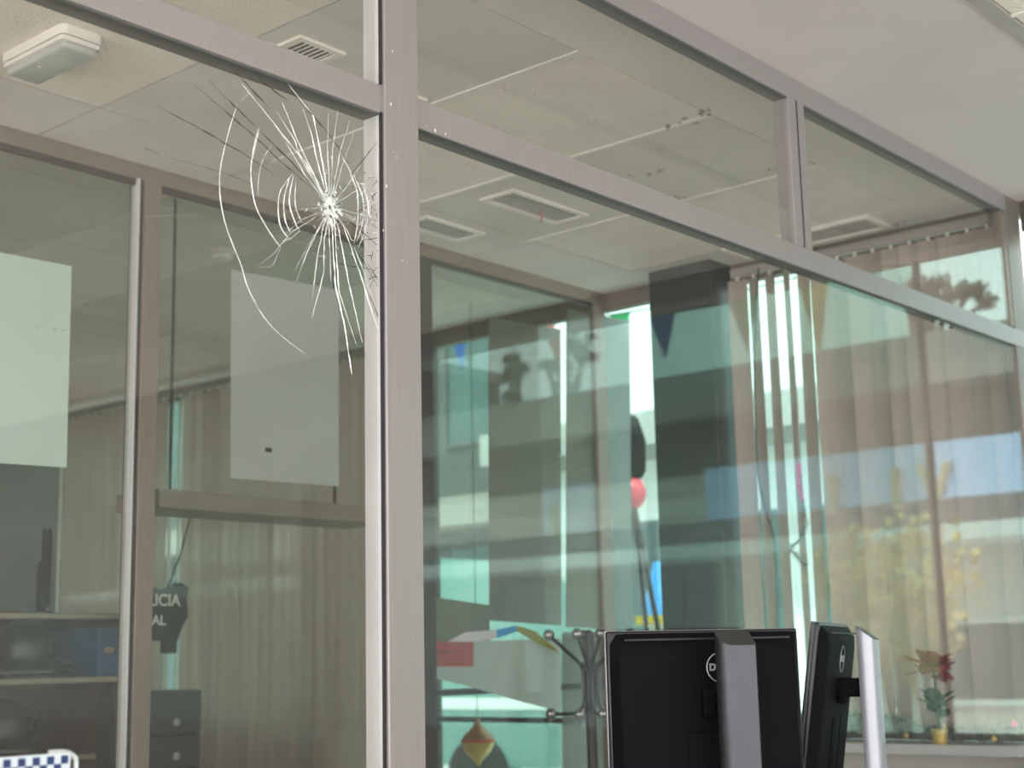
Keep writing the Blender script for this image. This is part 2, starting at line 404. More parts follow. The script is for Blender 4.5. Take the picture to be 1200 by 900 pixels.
for pts, w in [
    ([ctr, Z5(470, 262), Z5(430, 215), Z5(370, 138), Z5(290, 40)], 1.3), ([ctr, Z5(480, 270), Z5(440, 185), Z5(405, 95)], 1.3),
    ([ctr, Z5(500, 250), Z5(488, 190), Z5(462, 112)], 1.0), ([ctr, Z5(512, 240), Z5(490, 130), Z5(420, 42)], 1.2),
    ([ctr, Z5(530, 210), Z5(533, 125)], .8), ([ctr, Z5(545, 220), Z5(560, 115)], .8), ([ctr, Z5(565, 235), Z5(592, 145)], .8),
    ([ctr, Z5(575, 260), Z5(600, 190), Z5(604, 165)], .6), ([ctr, Z5(590, 320), Z5(640, 240)], .5), ([ctr, Z5(600, 345), Z5(645, 330)], .5),
    ([ctr, Z5(470, 300), Z5(400, 180)], .9), ([ctr, Z5(455, 250), Z5(440, 200), Z5(390, 120)], .9),
    ([ctr, Z5(510, 440), Z5(470, 520), Z5(445, 590)], 1.0), ([ctr, Z5(518, 440), Z5(500, 540), Z5(488, 640)], 1.0),
    ([ctr, Z5(522, 470), Z5(520, 570), Z5(487, 695)], 1.0), ([ctr, Z5(543, 440), Z5(552, 600), Z5(575, 700), Z5(598, 850)], 1.9),
    ([ctr, Z5(550, 430), Z5(562, 620), Z5(610, 765)], 1.1), ([ctr, Z5(560, 440), Z5(588, 590), Z5(627, 760)], 1.2),
    ([ctr, Z5(575, 440), Z5(618, 560), Z5(655, 680), Z5(679, 750)], 1.3), ([ctr, Z5(585, 450), Z5(630, 560), Z5(660, 650)], .8),
    ([ctr, Z5(430, 455), Z5(380, 515), Z5(335, 550)], .6), ([ctr, Z5(470, 390), Z5(410, 400)], .5), ([ctr, Z5(460, 420), Z5(400, 470)], .5),
    ([ctr, Z5(590, 410), Z5(680, 470)], .6), ([ctr, Z5(600, 400), Z5(668, 415)], .5), ([ctr, Z5(490, 470), Z5(440, 560)], .6), ([ctr, Z5(535, 450), Z5(540, 590)], .9),
    ([Z5(20, 411), Z5(240, 407)], .25), ([ctr, Z5(610, 430), Z5(650, 520)], .6)]:
    crack(radW, pts, W*w)
for pts, w in [
    ([Z5(340, 170), Z5(200, 33)], .8), ([Z5(492, 330), Z5(440, 270), Z5(340, 170)], 1.1), ([Z5(500, 345), Z5(400, 258), Z5(330, 190), Z5(155, 42)], .9),
    ([Z5(385, 297), Z5(310, 245), Z5(180, 170), Z5(55, 103)], .8), ([Z5(370, 112), Z5(270, 5)], 1.0), ([Z5(435, 102), Z5(360, 45), Z5(320, 2)], .9),
    ([Z5(590, 265), Z5(570, 232), Z5(520, 165), Z5(430, 65)], 1.0), ([Z5(60, 237), Z5(20, 220)], .6), ([Z5(320, 322), Z5(240, 290), Z5(100, 250)], .35),
    ([Z5(560, 420), Z5(620, 520), Z5(680, 622)], .9), ([Z5(575, 410), Z5(680, 500)], .7), ([Z5(590, 300), Z5(625, 262), Z5(672, 200)], .8),
    ([Z5(640, 540), Z5(678, 600)], .8), ([Z5(640, 610), Z5(675, 700), Z5(680, 740)], .8), ([Z5(548, 540), Z5(600, 550), Z5(660, 560)], .6), ([Z5(610, 480), Z5(650, 475), Z5(680, 470)], .7)]:
    crack(radD, pts, W*w*1.35)
for pts, w in [
    ([(278, 122), (266, 162), (258, 200), (258, 230), (264, 262), (273, 287), (283, 312), (290, 336), (302, 360)], 1.0), ([(302, 360), (312, 375), (326, 390), (342, 403), (358, 415)], .8),
    ([(303, 150), (297, 175), (294, 200), (296, 225), (301, 245), (310, 262), (320, 278), (329, 290)], 1.2), ([(304, 152), (299, 172), (296, 190)], .8),
    ([(318, 170), (307, 190), (303, 210), (302, 232)], .6), ([(343, 204), (329, 223), (326, 244), (329, 266), (339, 280)], 1.2),
    ([(340, 207), (333, 232), (334, 257), (341, 274)], 1.2), ([(344, 206), (339, 236), (346, 261), (351, 270)], 1.3), ([(347, 211), (346, 240), (354, 261)], .9),
    ([(411, 204), (419, 228), (419, 261), (415, 285)], 1.1), ([(415, 206), (425, 232), (425, 261), (418, 283)], 1.0), ([(421, 208), (431, 236), (429, 266), (420, 290)], .8),
    ([(329, 290), (326, 296), (318, 312), (300, 312)], .3), ([(400, 182), (408, 196), (414, 210)], .9), ([(366, 296), (372, 300), (384, 300)], .5),
    ([(283, 118), (295, 105)], .4), ([(329, 282), (340, 280), (352, 270)], .6), ([(436, 225), (432, 245), (437, 262)], .6)]:
    P = smooth_pts([on(p) for p in pts]); n = len(P)
    ring.tube(jag(P, .0007, .008), W*w, 4) if 0 else ring.tube(P, [W*w*random.uniform(.55, 1.2)*(1 if 1 < i < n-2 else .5) for i in range(n)], 4)
# splinters at the point of impact and along the post
star = MB(); cc = on(ctr)+V((0, -.001, 0))
for k in range(80):
    a = random.uniform(0, 2*math.pi); r0 = random.uniform(0, .012); L = random.uniform(.008, .04)*(1.5 if random.random() < .2 else 1)
    d = V((math.cos(a)*.8, 0, math.sin(a)*1.1))
    star.tube([cc+d*r0, cc+d*(r0+L)], [random.uniform(.0004, .0011), .0002], 3)
star.prism([cc+V((.010*math.cos(b)*(1+.35*math.sin(5*b))-.002*math.sin(b), -.0004, .016*math.sin(b)*(1+.3*math.cos(3*b))-.006*math.cos(b))) for b in [k*2*math.pi/18 for k in range(18)]], (0, .0008, 0))
for k in range(55):
    a = random.uniform(0, 2*math.pi); q = cc+V((random.gauss(.002, .012), -.0005, random.gauss(-.002, .017))); r = random.uniform(.002, .005)
    star.prism([q+V((r*math.cos(a+b), 0, r*math.sin(a+b)*1.3)) for b in (0, 1.9, 3.9)], (0, .001, 0))
star.build('impact_star', CRACK_W, CP)
shd = MB(); shw = MB()
for k in range(60):
    p = (random.uniform(424, 446), random.gauss(262, 32)); q = (p[0]+random.uniform(-9, 9), p[1]+random.uniform(-10, 10))
    q = (min(q[0], 446), q[1])
    (shd if k % 3 else shw).tube([on(p), on(q)], .0006, 3)
for k in range(50):
    a = random.uniform(0, 6.28); r = random.uniform(15, 62); p = (387+r*.8*math.cos(a), 243+r*math.sin(a)); l = random.uniform(2, 5)
    shw.tube([on(p), on((p[0]+random.uniform(-l, l), p[1]+random.uniform(-l, l)))], .0007, 3)
radW.build('radial_crack', CRACK_W, CP); d_ = radD.build('dark_radial_crack', CRACK_D, CP); ring.build('ring_crack', CRACK_W, CP)
shd.build('dark_splinter', CRACK_D, CP); shw.build('pale_splinter', CRACK_W, CP)

# ---------- window_2: inner partition of bronze aluminium
w2 = empty('window_2', (0, YI, 0), 'bronze framed inner glass partition behind the front one', None, None, 'structure')
MB().bbox((X0, YI, 2.795), (XE, YI+.05, ZC), .002, 0).build('header_rail', ALU_BR, w2)
B((X0, YI+.004, 2.775), (XE, YI+.02, 2.795)).build('gasket', ALU_DK, w2)
MB().bbox((2.764, YI-.008, 0), (2.832, YI+.05, 2.795), .003, 2).build('post', ALU_BR, w2)
B((2.742, YI, 0), (2.764, YI+.045, 2.795)).build('glazing_bead', ALU_DK, w2)
B((2.736, YI-.010, 0), (2.744, YI+.03, 2.795)).build('edge_strip', ALU_IN, w2)
MB().bbox((4.075, YI, 0), (4.15, YI+.05, 2.795), .003, 2).build('post', ALU_DK, w2)
MB().bbox((5.22, YI, 0), (XE, YI+.05, 2.795), .003, 2).build('post', ALU_BR, w2)
MB().bbox((X0, YI, 0), (XE, YI+.05, .08), .002, 0).build('bottom_rail', ALU_BR, w2)
MB().bbox((4.15, YI+.01, 1.06), (5.22, YI+.04, 1.085), .002, 0).build('glazing_bar', ALU_DK, w2)
for x0, x1 in ((X0, 2.74), (2.832, 4.075), (4.15, 5.22)): pane(x0, x1, .08, 2.795, YI+.012, GL_INNER, w2, .006)

# ---------- window_3 / window_4: street windows
def street_window(name, y0, y1, ztop, mulls, label, mw=.03, zb=.84):
    w = empty(name, (XE, y0, zb), label, None, None, 'structure')
    B((XE+.005, y0, zb), (XE+.055, y1, zb+.045)).build('bottom_rail', ALU_DK, w)
    B((XE+.005, y0, ztop-.03), (XE+.055, y1, ztop)).build('top_rail', ALU_BR, w)
    edges = [y0]+mulls+[y1]
    for y in mulls: MB().bbox((XE+.005, y-mw, zb+.045), (XE+.055, y+mw, ztop-.03), .004, 2).build('mullion', ALU_DK, w)
    for a, b in zip(edges, edges[1:]):
        B((XE+.025, a, zb+.045), (XE+.032, b, ztop-.03)).build('glass_pane', GL_END, w)
    return w
street_window('window_3', 0.05, 1.62, 2.80, [1.45], 'green tinted street window behind the vertical blind and the dark pillar')
dw = street_window('window_4', 1.62, 3.72, 2.80, [3.12], 'tall green tinted street window beyond the inner glass, open to view', zb=.02)
B((XE+.01, 1.62, .90), (XE+.05, 3.72, .925)).build('glazing_bar', ALU_DK, dw)
MB().bbox((XE+.005, 3.69, .065), (XE+.055, 3.72, 2.77), .004, 2).build('mullion', ALU_DK, dw)
street_window('window_5', 3.72, 9.0, 2.80, [4.7, 6.2, 7.7], 'green tinted street window behind the beige blind of the inner room')
street_window('window_6', -3.3, -.02, 2.735, [-.42, -1.75], 'green tinted street window of the front office, seen mirrored', .009)
# dark pillar
pl = MB().bbox((5.135, 1.28, 0), (XE-.001, 1.60, ZC-.001), .004, 2).build('pillar', PILLAR)
struct(pl, 'dark grey square pillar against the street window')

# ---------- sill
s_ = MB().bbox((5.02, .06, .825), (XE-.002, 1.26, .862), .004).build('trim_1', SILL_M); struct(s_, 'pale grey window sill board under the blinds')

# ================================================================== THINGS INSIDE
# emergency light
e = empty('emergency_light', (2.028, 1.385, ZC), 'white rectangular emergency light on the textured ceiling tile', 'light')
MB().bbox((1.960, 1.19, ZC-.026), (2.085, 1.495, ZC), .020, 2).build('housing', WHITE_PL, e, True)
MB().bbox((1.964, 1.195, ZC-.040), (2.081, 1.49, ZC-.028), .012).build('rim', WHITE_PL, e, True)
MB().bbox((1.970, 1.20, ZC-.060), (2.075, 1.485, ZC-.036), .012).build('lens', LENS, e, True)
p = (2.0, 1.36, ZC-.060)
MB().ball(p, .004, 8, 6).build('indicator', WHITE_PL, e, True)
# vents
def vent(x0, x1, y0, y1, n, label, along_x=True):
    r = empty('ceiling_vent', ((x0+x1)/2, (y0+y1)/2, ZC), label, 'vent')
    fw = .02; f = MB()
    f.box((x0-fw, y0-fw, ZC-.008), (x1+fw, y0, ZC)); f.box((x0-fw, y1, ZC-.008), (x1+fw, y1+fw, ZC))
    f.box((x0-fw, y0, ZC-.008), (x0, y1, ZC)); f.box((x1, y0, ZC-.008), (x1+fw, y1, ZC))
    f.build('frame', TBAR, r)
    B((x0, y0, ZC-.0015), (x1, y1, ZC-.0003)).build('backing', GASK, r)
    for k in range(n):
        if along_x:
            y = y0+(k+.5)*(y1-y0)/n
            B((x0, y-.002, ZC-.004), (x1, y+.002, ZC-.0015)).build('slat', TBAR, r)
        else:
            x = x0+(k+.5)*(x1-x0)/n
            B((x-.002, y0, ZC-.004), (x+.002, y1, ZC-.0015)).build('slat', TBAR, r)
    return r
vent(2.455, 2.58, .825, .90, 7, 'small white ceiling vent above the cracked pane', False)
vent(3.85, 4.245, 1.275, 1.40, 6, 'ceiling vent with a red ribbon tied to its slats')
vent(3.86, 4.15, 1.715, 1.83, 5, 'dark ceiling vent next to the bronze header')
vent(2.86, 2.98, .90, .97, 5, 'small ceiling vent just beyond the tall post', False)
rb = MB(); p0 = V((4.08, 1.335, ZC-.008))
rb.prism([p0+V((-.005, 0, 0)), p0+V((.005, 0, 0)), p0+V((.007, 0, -.03)), p0+V((.001, 0, -.048)), p0+V((-.005, 0, -.042))], (0, .001, 0))
tag(rb.build('ribbon', mat('faded_red_ribbon', (.55, .2, .14), .7)), 'small faded red ribbon hanging from the ceiling vent', 'ribbon')
r = empty('ceiling_fixture', (5.13, .72, ZC), 'long narrow white ceiling fixture near the blinds', 'light')
f = MB(); x0, x1, y0, y1 = 5.03, 5.23, .49, 1.15
for a, b in (((x0, y0), (x1, y0+.02)), ((x0, y1-.02), (x1, y1)), ((x0, y0+.02), (x0+.02, y1-.02)), ((x1-.02, y0+.02), (x1, y1-.02))): f.box((*a, ZC-.014), (*b, ZC))
f.build('frame', TBAR, r); B((x0+.02, y0+.02, ZC-.005), (x1-.02, y1-.02, ZC-.001)).build('diffuser', TRIM_G, r)
# smoke detector
sd = empty('smoke_detector', (3.6, 2.62, ZC), 'round white smoke detector on the dim ceiling beyond the inner glass', 'detector')
MB().lathe([(.055, 0), (.055, -.018), (.045, -.02)], (3.6, 2.62, ZC), 24).build('base', WHITE_PL, sd, True)
MB().lathe([(.042, -.02), (.040, -.035), (.02, -.045), (.002, -.046)], (3.6, 2.62, ZC), 24).build('cap', WHITE_PL, sd, True)

# papers taped on the inner glass
YP = YI+.008
def sheet(quad, name, m, label, cat, y=YP, th=.0015, group=None, build_top=None):
    pts = [at(px, py, 1, y) for px, py in quad]
    return tag(MB().prism(pts, (0, th, 0)).build(name, m), label, cat, group)
def sheet_tape(quad, name, m, label, cat, y):
    pts = [at(px, py, 1, y) for px, py in quad]
    lo = V((sum(p.x for p in pts)/4, y, min(p.z for p in pts)))
    r = empty(name, lo, label, cat)
    MB().prism(pts, (0, .0012, 0)).build('sheet', m, r)
    return r, pts
r, pts = sheet_tape([(-40, 288), (84, 312), (78, 548), (-40, 540)], 'poster', PAPER, 'pale mint poster sheet on the inner glass, seen from its back, under the emergency light', 'poster', YP)
for (px, py) in ((43, 384), (64, 385), (74, 387)):
    q = at(px, py, 1, YP-.0004); B((q.x-.005, q.y, q.z-.002), (q.x+.005, q.y+.0004, q.z+.002)).build('ink_mark', PAPER_B, r)
r, pts = sheet_tape([(271, 316), (397, 340), (397, 570), (270, 560)], 'poster', PAPER_B, 'grey poster sheet on the inner glass behind the star of cracks', 'poster', YP)
B((3.30, YP-.0008, 1.93), (3.33, YP-.0004, 1.945)).build('ink_mark', INK, r)
# two tall grey screens + pale sheet + red label
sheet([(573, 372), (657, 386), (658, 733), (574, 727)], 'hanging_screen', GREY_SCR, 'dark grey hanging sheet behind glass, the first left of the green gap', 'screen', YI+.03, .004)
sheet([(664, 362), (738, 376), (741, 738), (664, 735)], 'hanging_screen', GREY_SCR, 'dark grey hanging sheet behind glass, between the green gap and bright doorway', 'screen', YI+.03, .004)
sheet([(490, 754), (657, 748), (657, 834), (610, 822), (545, 803), (490, 790)], 'notice_sheet', PALE_GR, 'large pale green sheet with a slanting lower edge on the inner glass', 'sheet', YI+.0095, .0015)
sheet([(488, 697), (574, 709), (574, 752), (488, 754)], 'folded_sheet', mat('olive_grey_sheet', (.24, .25, .215), .8, 0, .06), 'olive grey sheet just above the red notice', 'sheet', YI+.034, .002)
sheet([(659, 741), (742, 741), (742, 1000), (659, 1000)], 'backing_sheet', mat('blue_grey_sheet', (.19, .225, .235), .8, 0, .06), 'blue-grey sheet on the inner glass behind the coat rack pole', 'sheet', YI+.034, .002)
rp, pts = sheet_tape([(488, 752), (555, 752), (555, 781), (488, 781)], 'red_notice', RED_P, 'red rectangular notice on the pale green sheet', 'notice', YI+.0065)
mk = MB()
for a, b in ((505, 516), (518, 528)): mk.prism([at(a, 763, 1, YI+.006), at(b, 762.5, 1, YI+.006), at(b, 764, 1, YI+.006), at(a, 764.5, 1, YI+.006)], (0, .0004, 0))
mk.build('print_line', INK, rp)
# reflection of outdoor bunting, built as flat coloured pieces in front of the sheet
pz = empty('pennant_reflection', at(570, 745, 1, YI-.02), 'white, blue and yellow reflection of bunting, built as flat pieces on the inner glass', 'pennant')
MB().prism([at(525, 752, 1, YI-.004), at(545, 741, 1, YI-.004), at(582, 738, 1, YI-.004), at(582, 748, 1, YI-.004), at(560, 752, 1, YI-.004)], (0, .002, 0)).build('white_field', P_WHITE, pz)
MB().prism([at(582, 738, 1, YI-.004), at(605, 733, 1, YI-.004), at(606, 740, 1, YI-.004), at(582, 748, 1, YI-.004)], (0, .002, 0)).build('blue_field', pen('sky_blue_pennant', (.10, .45, .8)), pz)
MB().prism([at(606, 733, 1, YI-.004), at(628, 740, 1, YI-.004), at(657, 765, 1, YI-.004), at(636, 757, 1, YI-.004), at(606, 740, 1, YI-.004)], (0, .002, 0)).build('yellow_field', pen('olive_yellow_pennant', (.42, .40, .10)), pz)

# coat rack
cx, cy = 4.14, 1.22
cr = empty('coat_rack', (cx, cy, 0), 'dark metal coat rack with ball-tipped hooks standing behind the glass', 'coat rack')
MB().lathe([(.19, 0), (.19, .02), (.17, .03), (.03, .05)], (cx, cy, 0), 28).build('base', RACK_M, cr, True)
ztop = at(692, 744, 1, cy).z
MB().tube([(cx, cy, .03), (cx, cy, ztop)], .0185, 16).build('pole', RACK_M, cr, True)
MB().ball((cx, cy, ztop), .0185, 14, 8).build('pole_cap', RACK_M, cr, True)
RV = V((_R0.x, _R0.y, 0)); FV = V((_F.x, _F.y, 0))
zu = at(690, 745, 1, cy).z; zl = at(690, 836, 1, cy).z; zc_ = at(690, 790, 1, cy).z
for ang in (200, 252, 283, 345, 95):
    a = math.radians(ang); d = RV*math.cos(a)+FV*math.sin(a)
    c0 = V((cx, cy, 0))
    up = [c0+d*.025+V((0, 0, zc_-.03)), c0+d*.026+V((0, 0, zc_+.012)), c0+d*.036+V((0, 0, zc_+.036)), c0+d*.15+V((0, 0, zu+.005))]
    o = MB().tube(up[:1]+smooth_pts(up[1:3], 3)+up[3:], .0068, 8).build('hook_arm', RACK_M, cr, True)
    MB().ball(up[-1], .0195, 14, 10).build('ball_tip', CHROME, o, True)
    lo = [c0+d*.025+V((0, 0, zc_-.03)), c0+d*.026+V((0, 0, zl+.045)), c0+d*.038+V((0, 0, zl+.015)), c0+d*.07+V((0, 0, zl)), c0+d*.15+V((0, 0, zl+.003))]
    o = MB().tube(smooth_pts(lo, 4), .0068, 8).build('lower_hook', RACK_M, cr, True)
    MB().ball(lo[-1], .0195, 14, 10).build('ball_tip', CHROME, o, True)
MB().lathe([(.030, 0), (.030, .02)], (cx, cy, zc_+.02), 20).build('collar', RACK_M, cr, True)

# vertical blinds
def blind(name, y0, y1, pitch, x, z0, z1, m, label, gaps):
    r = empty(name, (x, (y0+y1)/2, z0), label, 'blind', 'vertical blinds of the street window' if 0 else None)
    MB().bbox((x-.02, y0-.02, z1), (x+.02, y1+.02, z1+.035), .004).build('head_rail', TRIM_G, r)
    n = int((y1-y0)/pitch)
    for k in range(n+1):
        y = y0+k*pitch
        ang = gaps(y)
        w = pitch*1.14
        tw = math.radians(random.uniform(-6, 6))
        sway = random.uniform(-.012, .012)
        vs = []; fs = []; nz, ny = 10, 4
        for i in range(nz+1):
            t_ = i/nz; a = math.radians(ang)+tw*(1-t_)
            for j in range(ny+1):
                u = (j/ny-.5)*w; bow = .006*(1-(2*j/ny-1)**2)
                vs.append(V((x+u*math.sin(a)+bow*math.cos(a), y+u*math.cos(a)-bow*math.sin(a)+sway*(1-t_), z0+(z1-.012-z0)*t_)))
        q = len(vs); vs += [v+V((.0007, 0, 0)) for v in vs]
        for i in range(nz):
            for j in range(ny):
                a_ = i*(ny+1)+j; fs.append((a_, a_+1, a_+ny+2, a_+ny+1)); fs.append((a_+q, a_+ny+1+q, a_+ny+2+q, a_+1+q))
        for j in range(ny):
            fs.append((j, j+q, j+1+q, j+1)); a_ = nz*(ny+1)+j; fs.append((a_, a_+1, a_+1+q, a_+q))
        for i in range(nz):
            a_ = i*(ny+1); fs.append((a_, a_+ny+1, a_+ny+1+q, a_+q)); a_ += ny; fs.append((a_, a_+q, a_+ny+1+q, a_+ny+1))
        s = MB().add(vs, fs).build('slat', m, r, True)
        B((x-.002, y-.006, z1-.016), (x+.003, y+.006, z1+.002)).build('clip', WHITE_PL, s)
    return r
def gapA(y):
    for g, a in ((1.137, 33), (1.058, 34), (.979, 44), (.90, 27), (.74, 21), (.58, 24), (.185, 22)):
        if abs(y-g) < .03: return a
    return random.uniform(-12, -3)
blind('vertical_blind', .11, 1.22, .079, 5.245, .875, 2.775, SLAT, 'grey vertical blind slats hanging between the dark pillar and the partition', gapA)
blind('vertical_blind', 3.28, 8.9, .088, 5.20, .30, 2.775, SLAT_B, 'beige vertical blind of the inner room, seen past the posters', lambda y: 48 if abs(y-5.50) < .08 or abs(y-5.08) < .05 else random.uniform(-24, 2))
# ornaments on the sill
g = MB()
def gr(y): return .024+.030*max(0, min(1, (y-.45)/.2))
for k in range(1500):
    y = random.uniform(.10, 1.16); a = random.uniform(0, 6.28); R_ = gr(y); q = V((5.155+R_*.8*math.cos(a), y, .868+R_+R_*math.sin(a)*.9))
    d = V((random.uniform(-1, .3), random.uniform(-.7, .7), random.uniform(-.5, 1))).normalized()*random.uniform(.015, .032)
    s_ = d.cross(V((0, 1, .3))).normalized()*.0026
    g.prism([q-s_, q+s_, q+d], s_.cross(d).normalized()*.0006)
ys_ = [.10+.05*k for k in range(22)]
g.tube([(5.155, y_, .866+gr(y_)) for y_ in ys_], [gr(y_)*.8 for y_ in ys_], 8)
tag(g.build('tinsel_garland', TINSEL), 'silver green tinsel garland lying along the window sill', 'garland')
for k, (px, py, rr, m, lb) in enumerate([(1106, 852, .010, GOLD, 'tiny gold bauble in the tinsel nearest the monitors'), (1165, 866, .010, GOLD, 'tiny gold bauble in the tinsel below the pink one'), (1188, 848, .013, TINS_P, 'small pink bauble at the end of the tinsel'), (1062, 862, .009, GOLD, 'tiny gold bauble in the tinsel beside the silver stand')]):
    q = at(px, py, 0, 5.105); b = empty('bauble', q, lb, 'bauble')
    MB().ball(q, rr, 14, 10).build('ball', m, b, True); MB().lathe([(.003, rr*.9), (.003, rr*1.25)], q, 8).build('cap', GOLD, b)
# poinsettia pot
q = at(1098, 815, 0, 5.062); q.z = .862; pp = empty('poinsettia', q, 'red poinsettia flower with gold pot standing on the window sill', 'plant')
MB().lathe([(.022, 0), (.03, .05), (.033, .052), (.028, .045)], q, 18).build('pot', GOLD, pp, True)
st = MB(); top = V((q.x-.01, q.y, 1.135)); st.tube([q+V((0, 0, .04)), q+V((.003, .004, .14)), top], .004, 6)
st.build('stem', LEAFG, pp)
def petal(mb, c, d, L, wd):
    d = d.normalized(); s = d.cross(V((0, 0, 1)))
    if s.length < .1: s = d.cross(V((0, 1, 0)))
    s.normalize(); n = s.cross(d)
    pts = [c, c+d*L*.35+s*wd, c+d*L*.7+s*wd*.7+n*.004, c+d*L, c+d*L*.7-s*wd*.7+n*.004, c+d*L*.35-s*wd]
    mb.prism(pts, n*.0012)
fl = MB(); lf = MB()
for k in range(40):
    a = k*2.4; el = random.uniform(-.5, .7)
    petal(fl, top+V((0, random.uniform(-.02, .02), random.uniform(-.03, .02))), V((math.cos(a)*math.cos(el), math.sin(a)*math.cos(el), math.sin(el))), random.uniform(.06, .105), .032)
for k in range(10):
    a = k*2.4+.5; petal(lf, q+V((0, 0, random.uniform(.08, .17))), V((math.cos(a), math.sin(a), .5)), .085, .030)
fl.build('bloom', POIN, pp); lf.build('leaf_cluster', LEAFG, pp)
# hanging tinsel strand between the slats
cdx = at(937, 548, 0, 5.14)
hs = empty('hanging_tinsel', at(937, 600, 0, 5.13), 'twisted tinsel strand with pink top hanging in front of the blinds', 'garland')
def strand(pts, m, name, n):
    P = smooth_pts([at(px, py, 0, 5.14) for px, py in pts], 6); mb = MB(); mb.tube(P, .004, 6)
    for k in range(n):
        q = random.choice(P); d = V((random.uniform(-1, 1), random.uniform(-1, 1), random.uniform(-1, 1))).normalized()*random.uniform(.012, .026)
        s = d.orthogonal().normalized()*.0022; mb.prism([q-s, q+s, q+d], s.cross(d).normalized()*.0005)
    mb.build(name, m, hs)
MB().tube([cdx, (5.20, cdx.y, 2.79)], .0012, 5).build('thread', WHITE_PL, hs)
strand([(937, 545), (936, 565), (940, 585)], TINS_P, 'pink_tinsel', 130)
strand([(940, 585), (944, 610), (938, 632), (927, 642), (934, 652), (944, 663)], TINSEL, 'silver_tinsel', 260)
cd = MB().tube(smooth_pts([(5.165, at(886, 330, 0, 5.14).y, 2.77), at(884, 420, 0, 5.14), at(886, 500, 0, 5.14), at(889, 560, 0, 5.14), at(898, 600, 0, 5.14), at(908, 640, 0, 5.14), at(911, 740, 0, 5.14)], 6), .0035, 6)
tag(cd.build('pull_cord', RACK_M), 'dark pull cord of the blind hanging beside the pillar', 'cord')
# gold hanging ornament in the inner room
oq = at(560, 868, 1, 2.5); om = empty('hanging_ornament', oq, 'gold and red onion-shaped ornament hanging below the pale green sheet', 'ornament')
MB().lathe([(.002, -.11), (.012, -.10), (.018, -.085), (.03, -.075), (.055, -.05), (.072, -.015), (.074, .002)], oq, 24).build('lower_body', GOLD, om, True)
MB().lathe([(.074, .002), (.062, .025), (.040, .045), (.022, .062), (.012, .085), (.006, .10)], oq, 24).build('upper_body', mat('bronze_red_foil', (.45, .22, .10), .3, .5, .15, 20), om, True)
MB().lathe([(.0765, -.006), (.0765, .006)], oq, 24).build('band', mat('red_gold_band', (.65, .12, .08), .4), om)
MB().tube([oq+V((0, 0, .10)), V((oq.x, oq.y, ZC))], .002, 6).build('cord', RACK_M, om)

# wall shelf in the inner room
sl, srr = at(172, 590, 1, 2.12), at(442, 603, 1, 2.12)
sh = empty('wall_shelf', (sl.x, 2.2, 1.75), 'long worn shelf board fixed behind the inner glass below the posters', 'shelf')
MB().bbox((sl.x, 2.05, at(300, 603, 1, 2.05).z), (srr.x, 2.30, at(300, 582, 1, 2.05).z), .004).build('board', WOOD_L, sh)
for x in (sl.x+.15, srr.x-.15):
    MB().tube([(x, 2.2, at(300, 582, 1, 2.05).z), (x, 2.2, ZC)], .006, 8).build('hanger_rod', RACK_M, sh)
# black vest with white print
vz = at(185, 716, 1, 2.4)
vr = empty('police_vest', (vz.x, 2.4, vz.z), 'black vest with white police lettering hanging beside the inner post', 'vest')
vb = MB()
prof = [(-.115, -.105), (.045, -.105), (.06, -.06), (.085, -.02), (.078, .045), (.085, .085), (.055, .10), (.03, .085), (-.02, .075), (-.08, .085), (-.115, .088)]
vb.prism([V((vz.x+a*1.05+.02, 2.37, vz.z+b)) for a, b in prof], (0, .05, 0)); vb.build('body', FABRIC_B, vr)
MB().bbox((vz.x+.01, 2.362, vz.z-.15), (vz.x+.06, 2.40, vz.z-.10), .006).build('pouch', FABRIC_B, vr)
mt = frame_m(V((vz.x-.035, 2.3685, vz.z+.035)), (1, 0, 0), (0, 0, 1)); lettering('lettering', 'POLICIA', .058, mt, WHITE_INK, vr, .0006, .0012)
mt = frame_m(V((vz.x-.068, 2.3685, vz.z-.035)), (1, 0, 0), (0, 0, 1)); lettering('lettering', 'LOCAL', .05, mt, WHITE_INK, vr, .0006, .0012)
MB().tube([(vz.x+.035, 2.395, vz.z+.08), (vz.x+.035, 2.32, vz.z+.2), (vz.x+.035, 2.27, at(300, 603, 1, 2.05).z)], .004, 6).build('hanging_strap', FABRIC_B, vr)
# dark drawer unit
da, db = at(177, 810, 1, 2.35), at(239, 806, 1, 2.35)
zt = da.z
dr = empty('drawer_unit', ((da.x+db.x)/2, 2.55, 0), 'dark grey drawer unit with round knobs right of the inner post', 'drawer unit')
MB().bbox((da.x-.06, 2.37, 0), (db.x, 2.585, zt), .006).build('body', CAB_G, dr)
zz = zt-.005
for k in range(8):
    h = .115 if k else .15
    o = MB().bbox((da.x-.05, 2.352, zz-h+.006), (db.x-.008, 2.372, zz), .004).build('drawer', CAB_G, dr)
    kz = zz-h+.045
    MB().lathe([(.006, 0), (.006, -.012), (.014, -.018), (.014, -.026), (.004, -.03)], (at(203, 850, 1, 2.35).x, 2.352, kz), 16, 1).build('knob', RIM, o, True)
    zz -= h
    if zz < .1: break
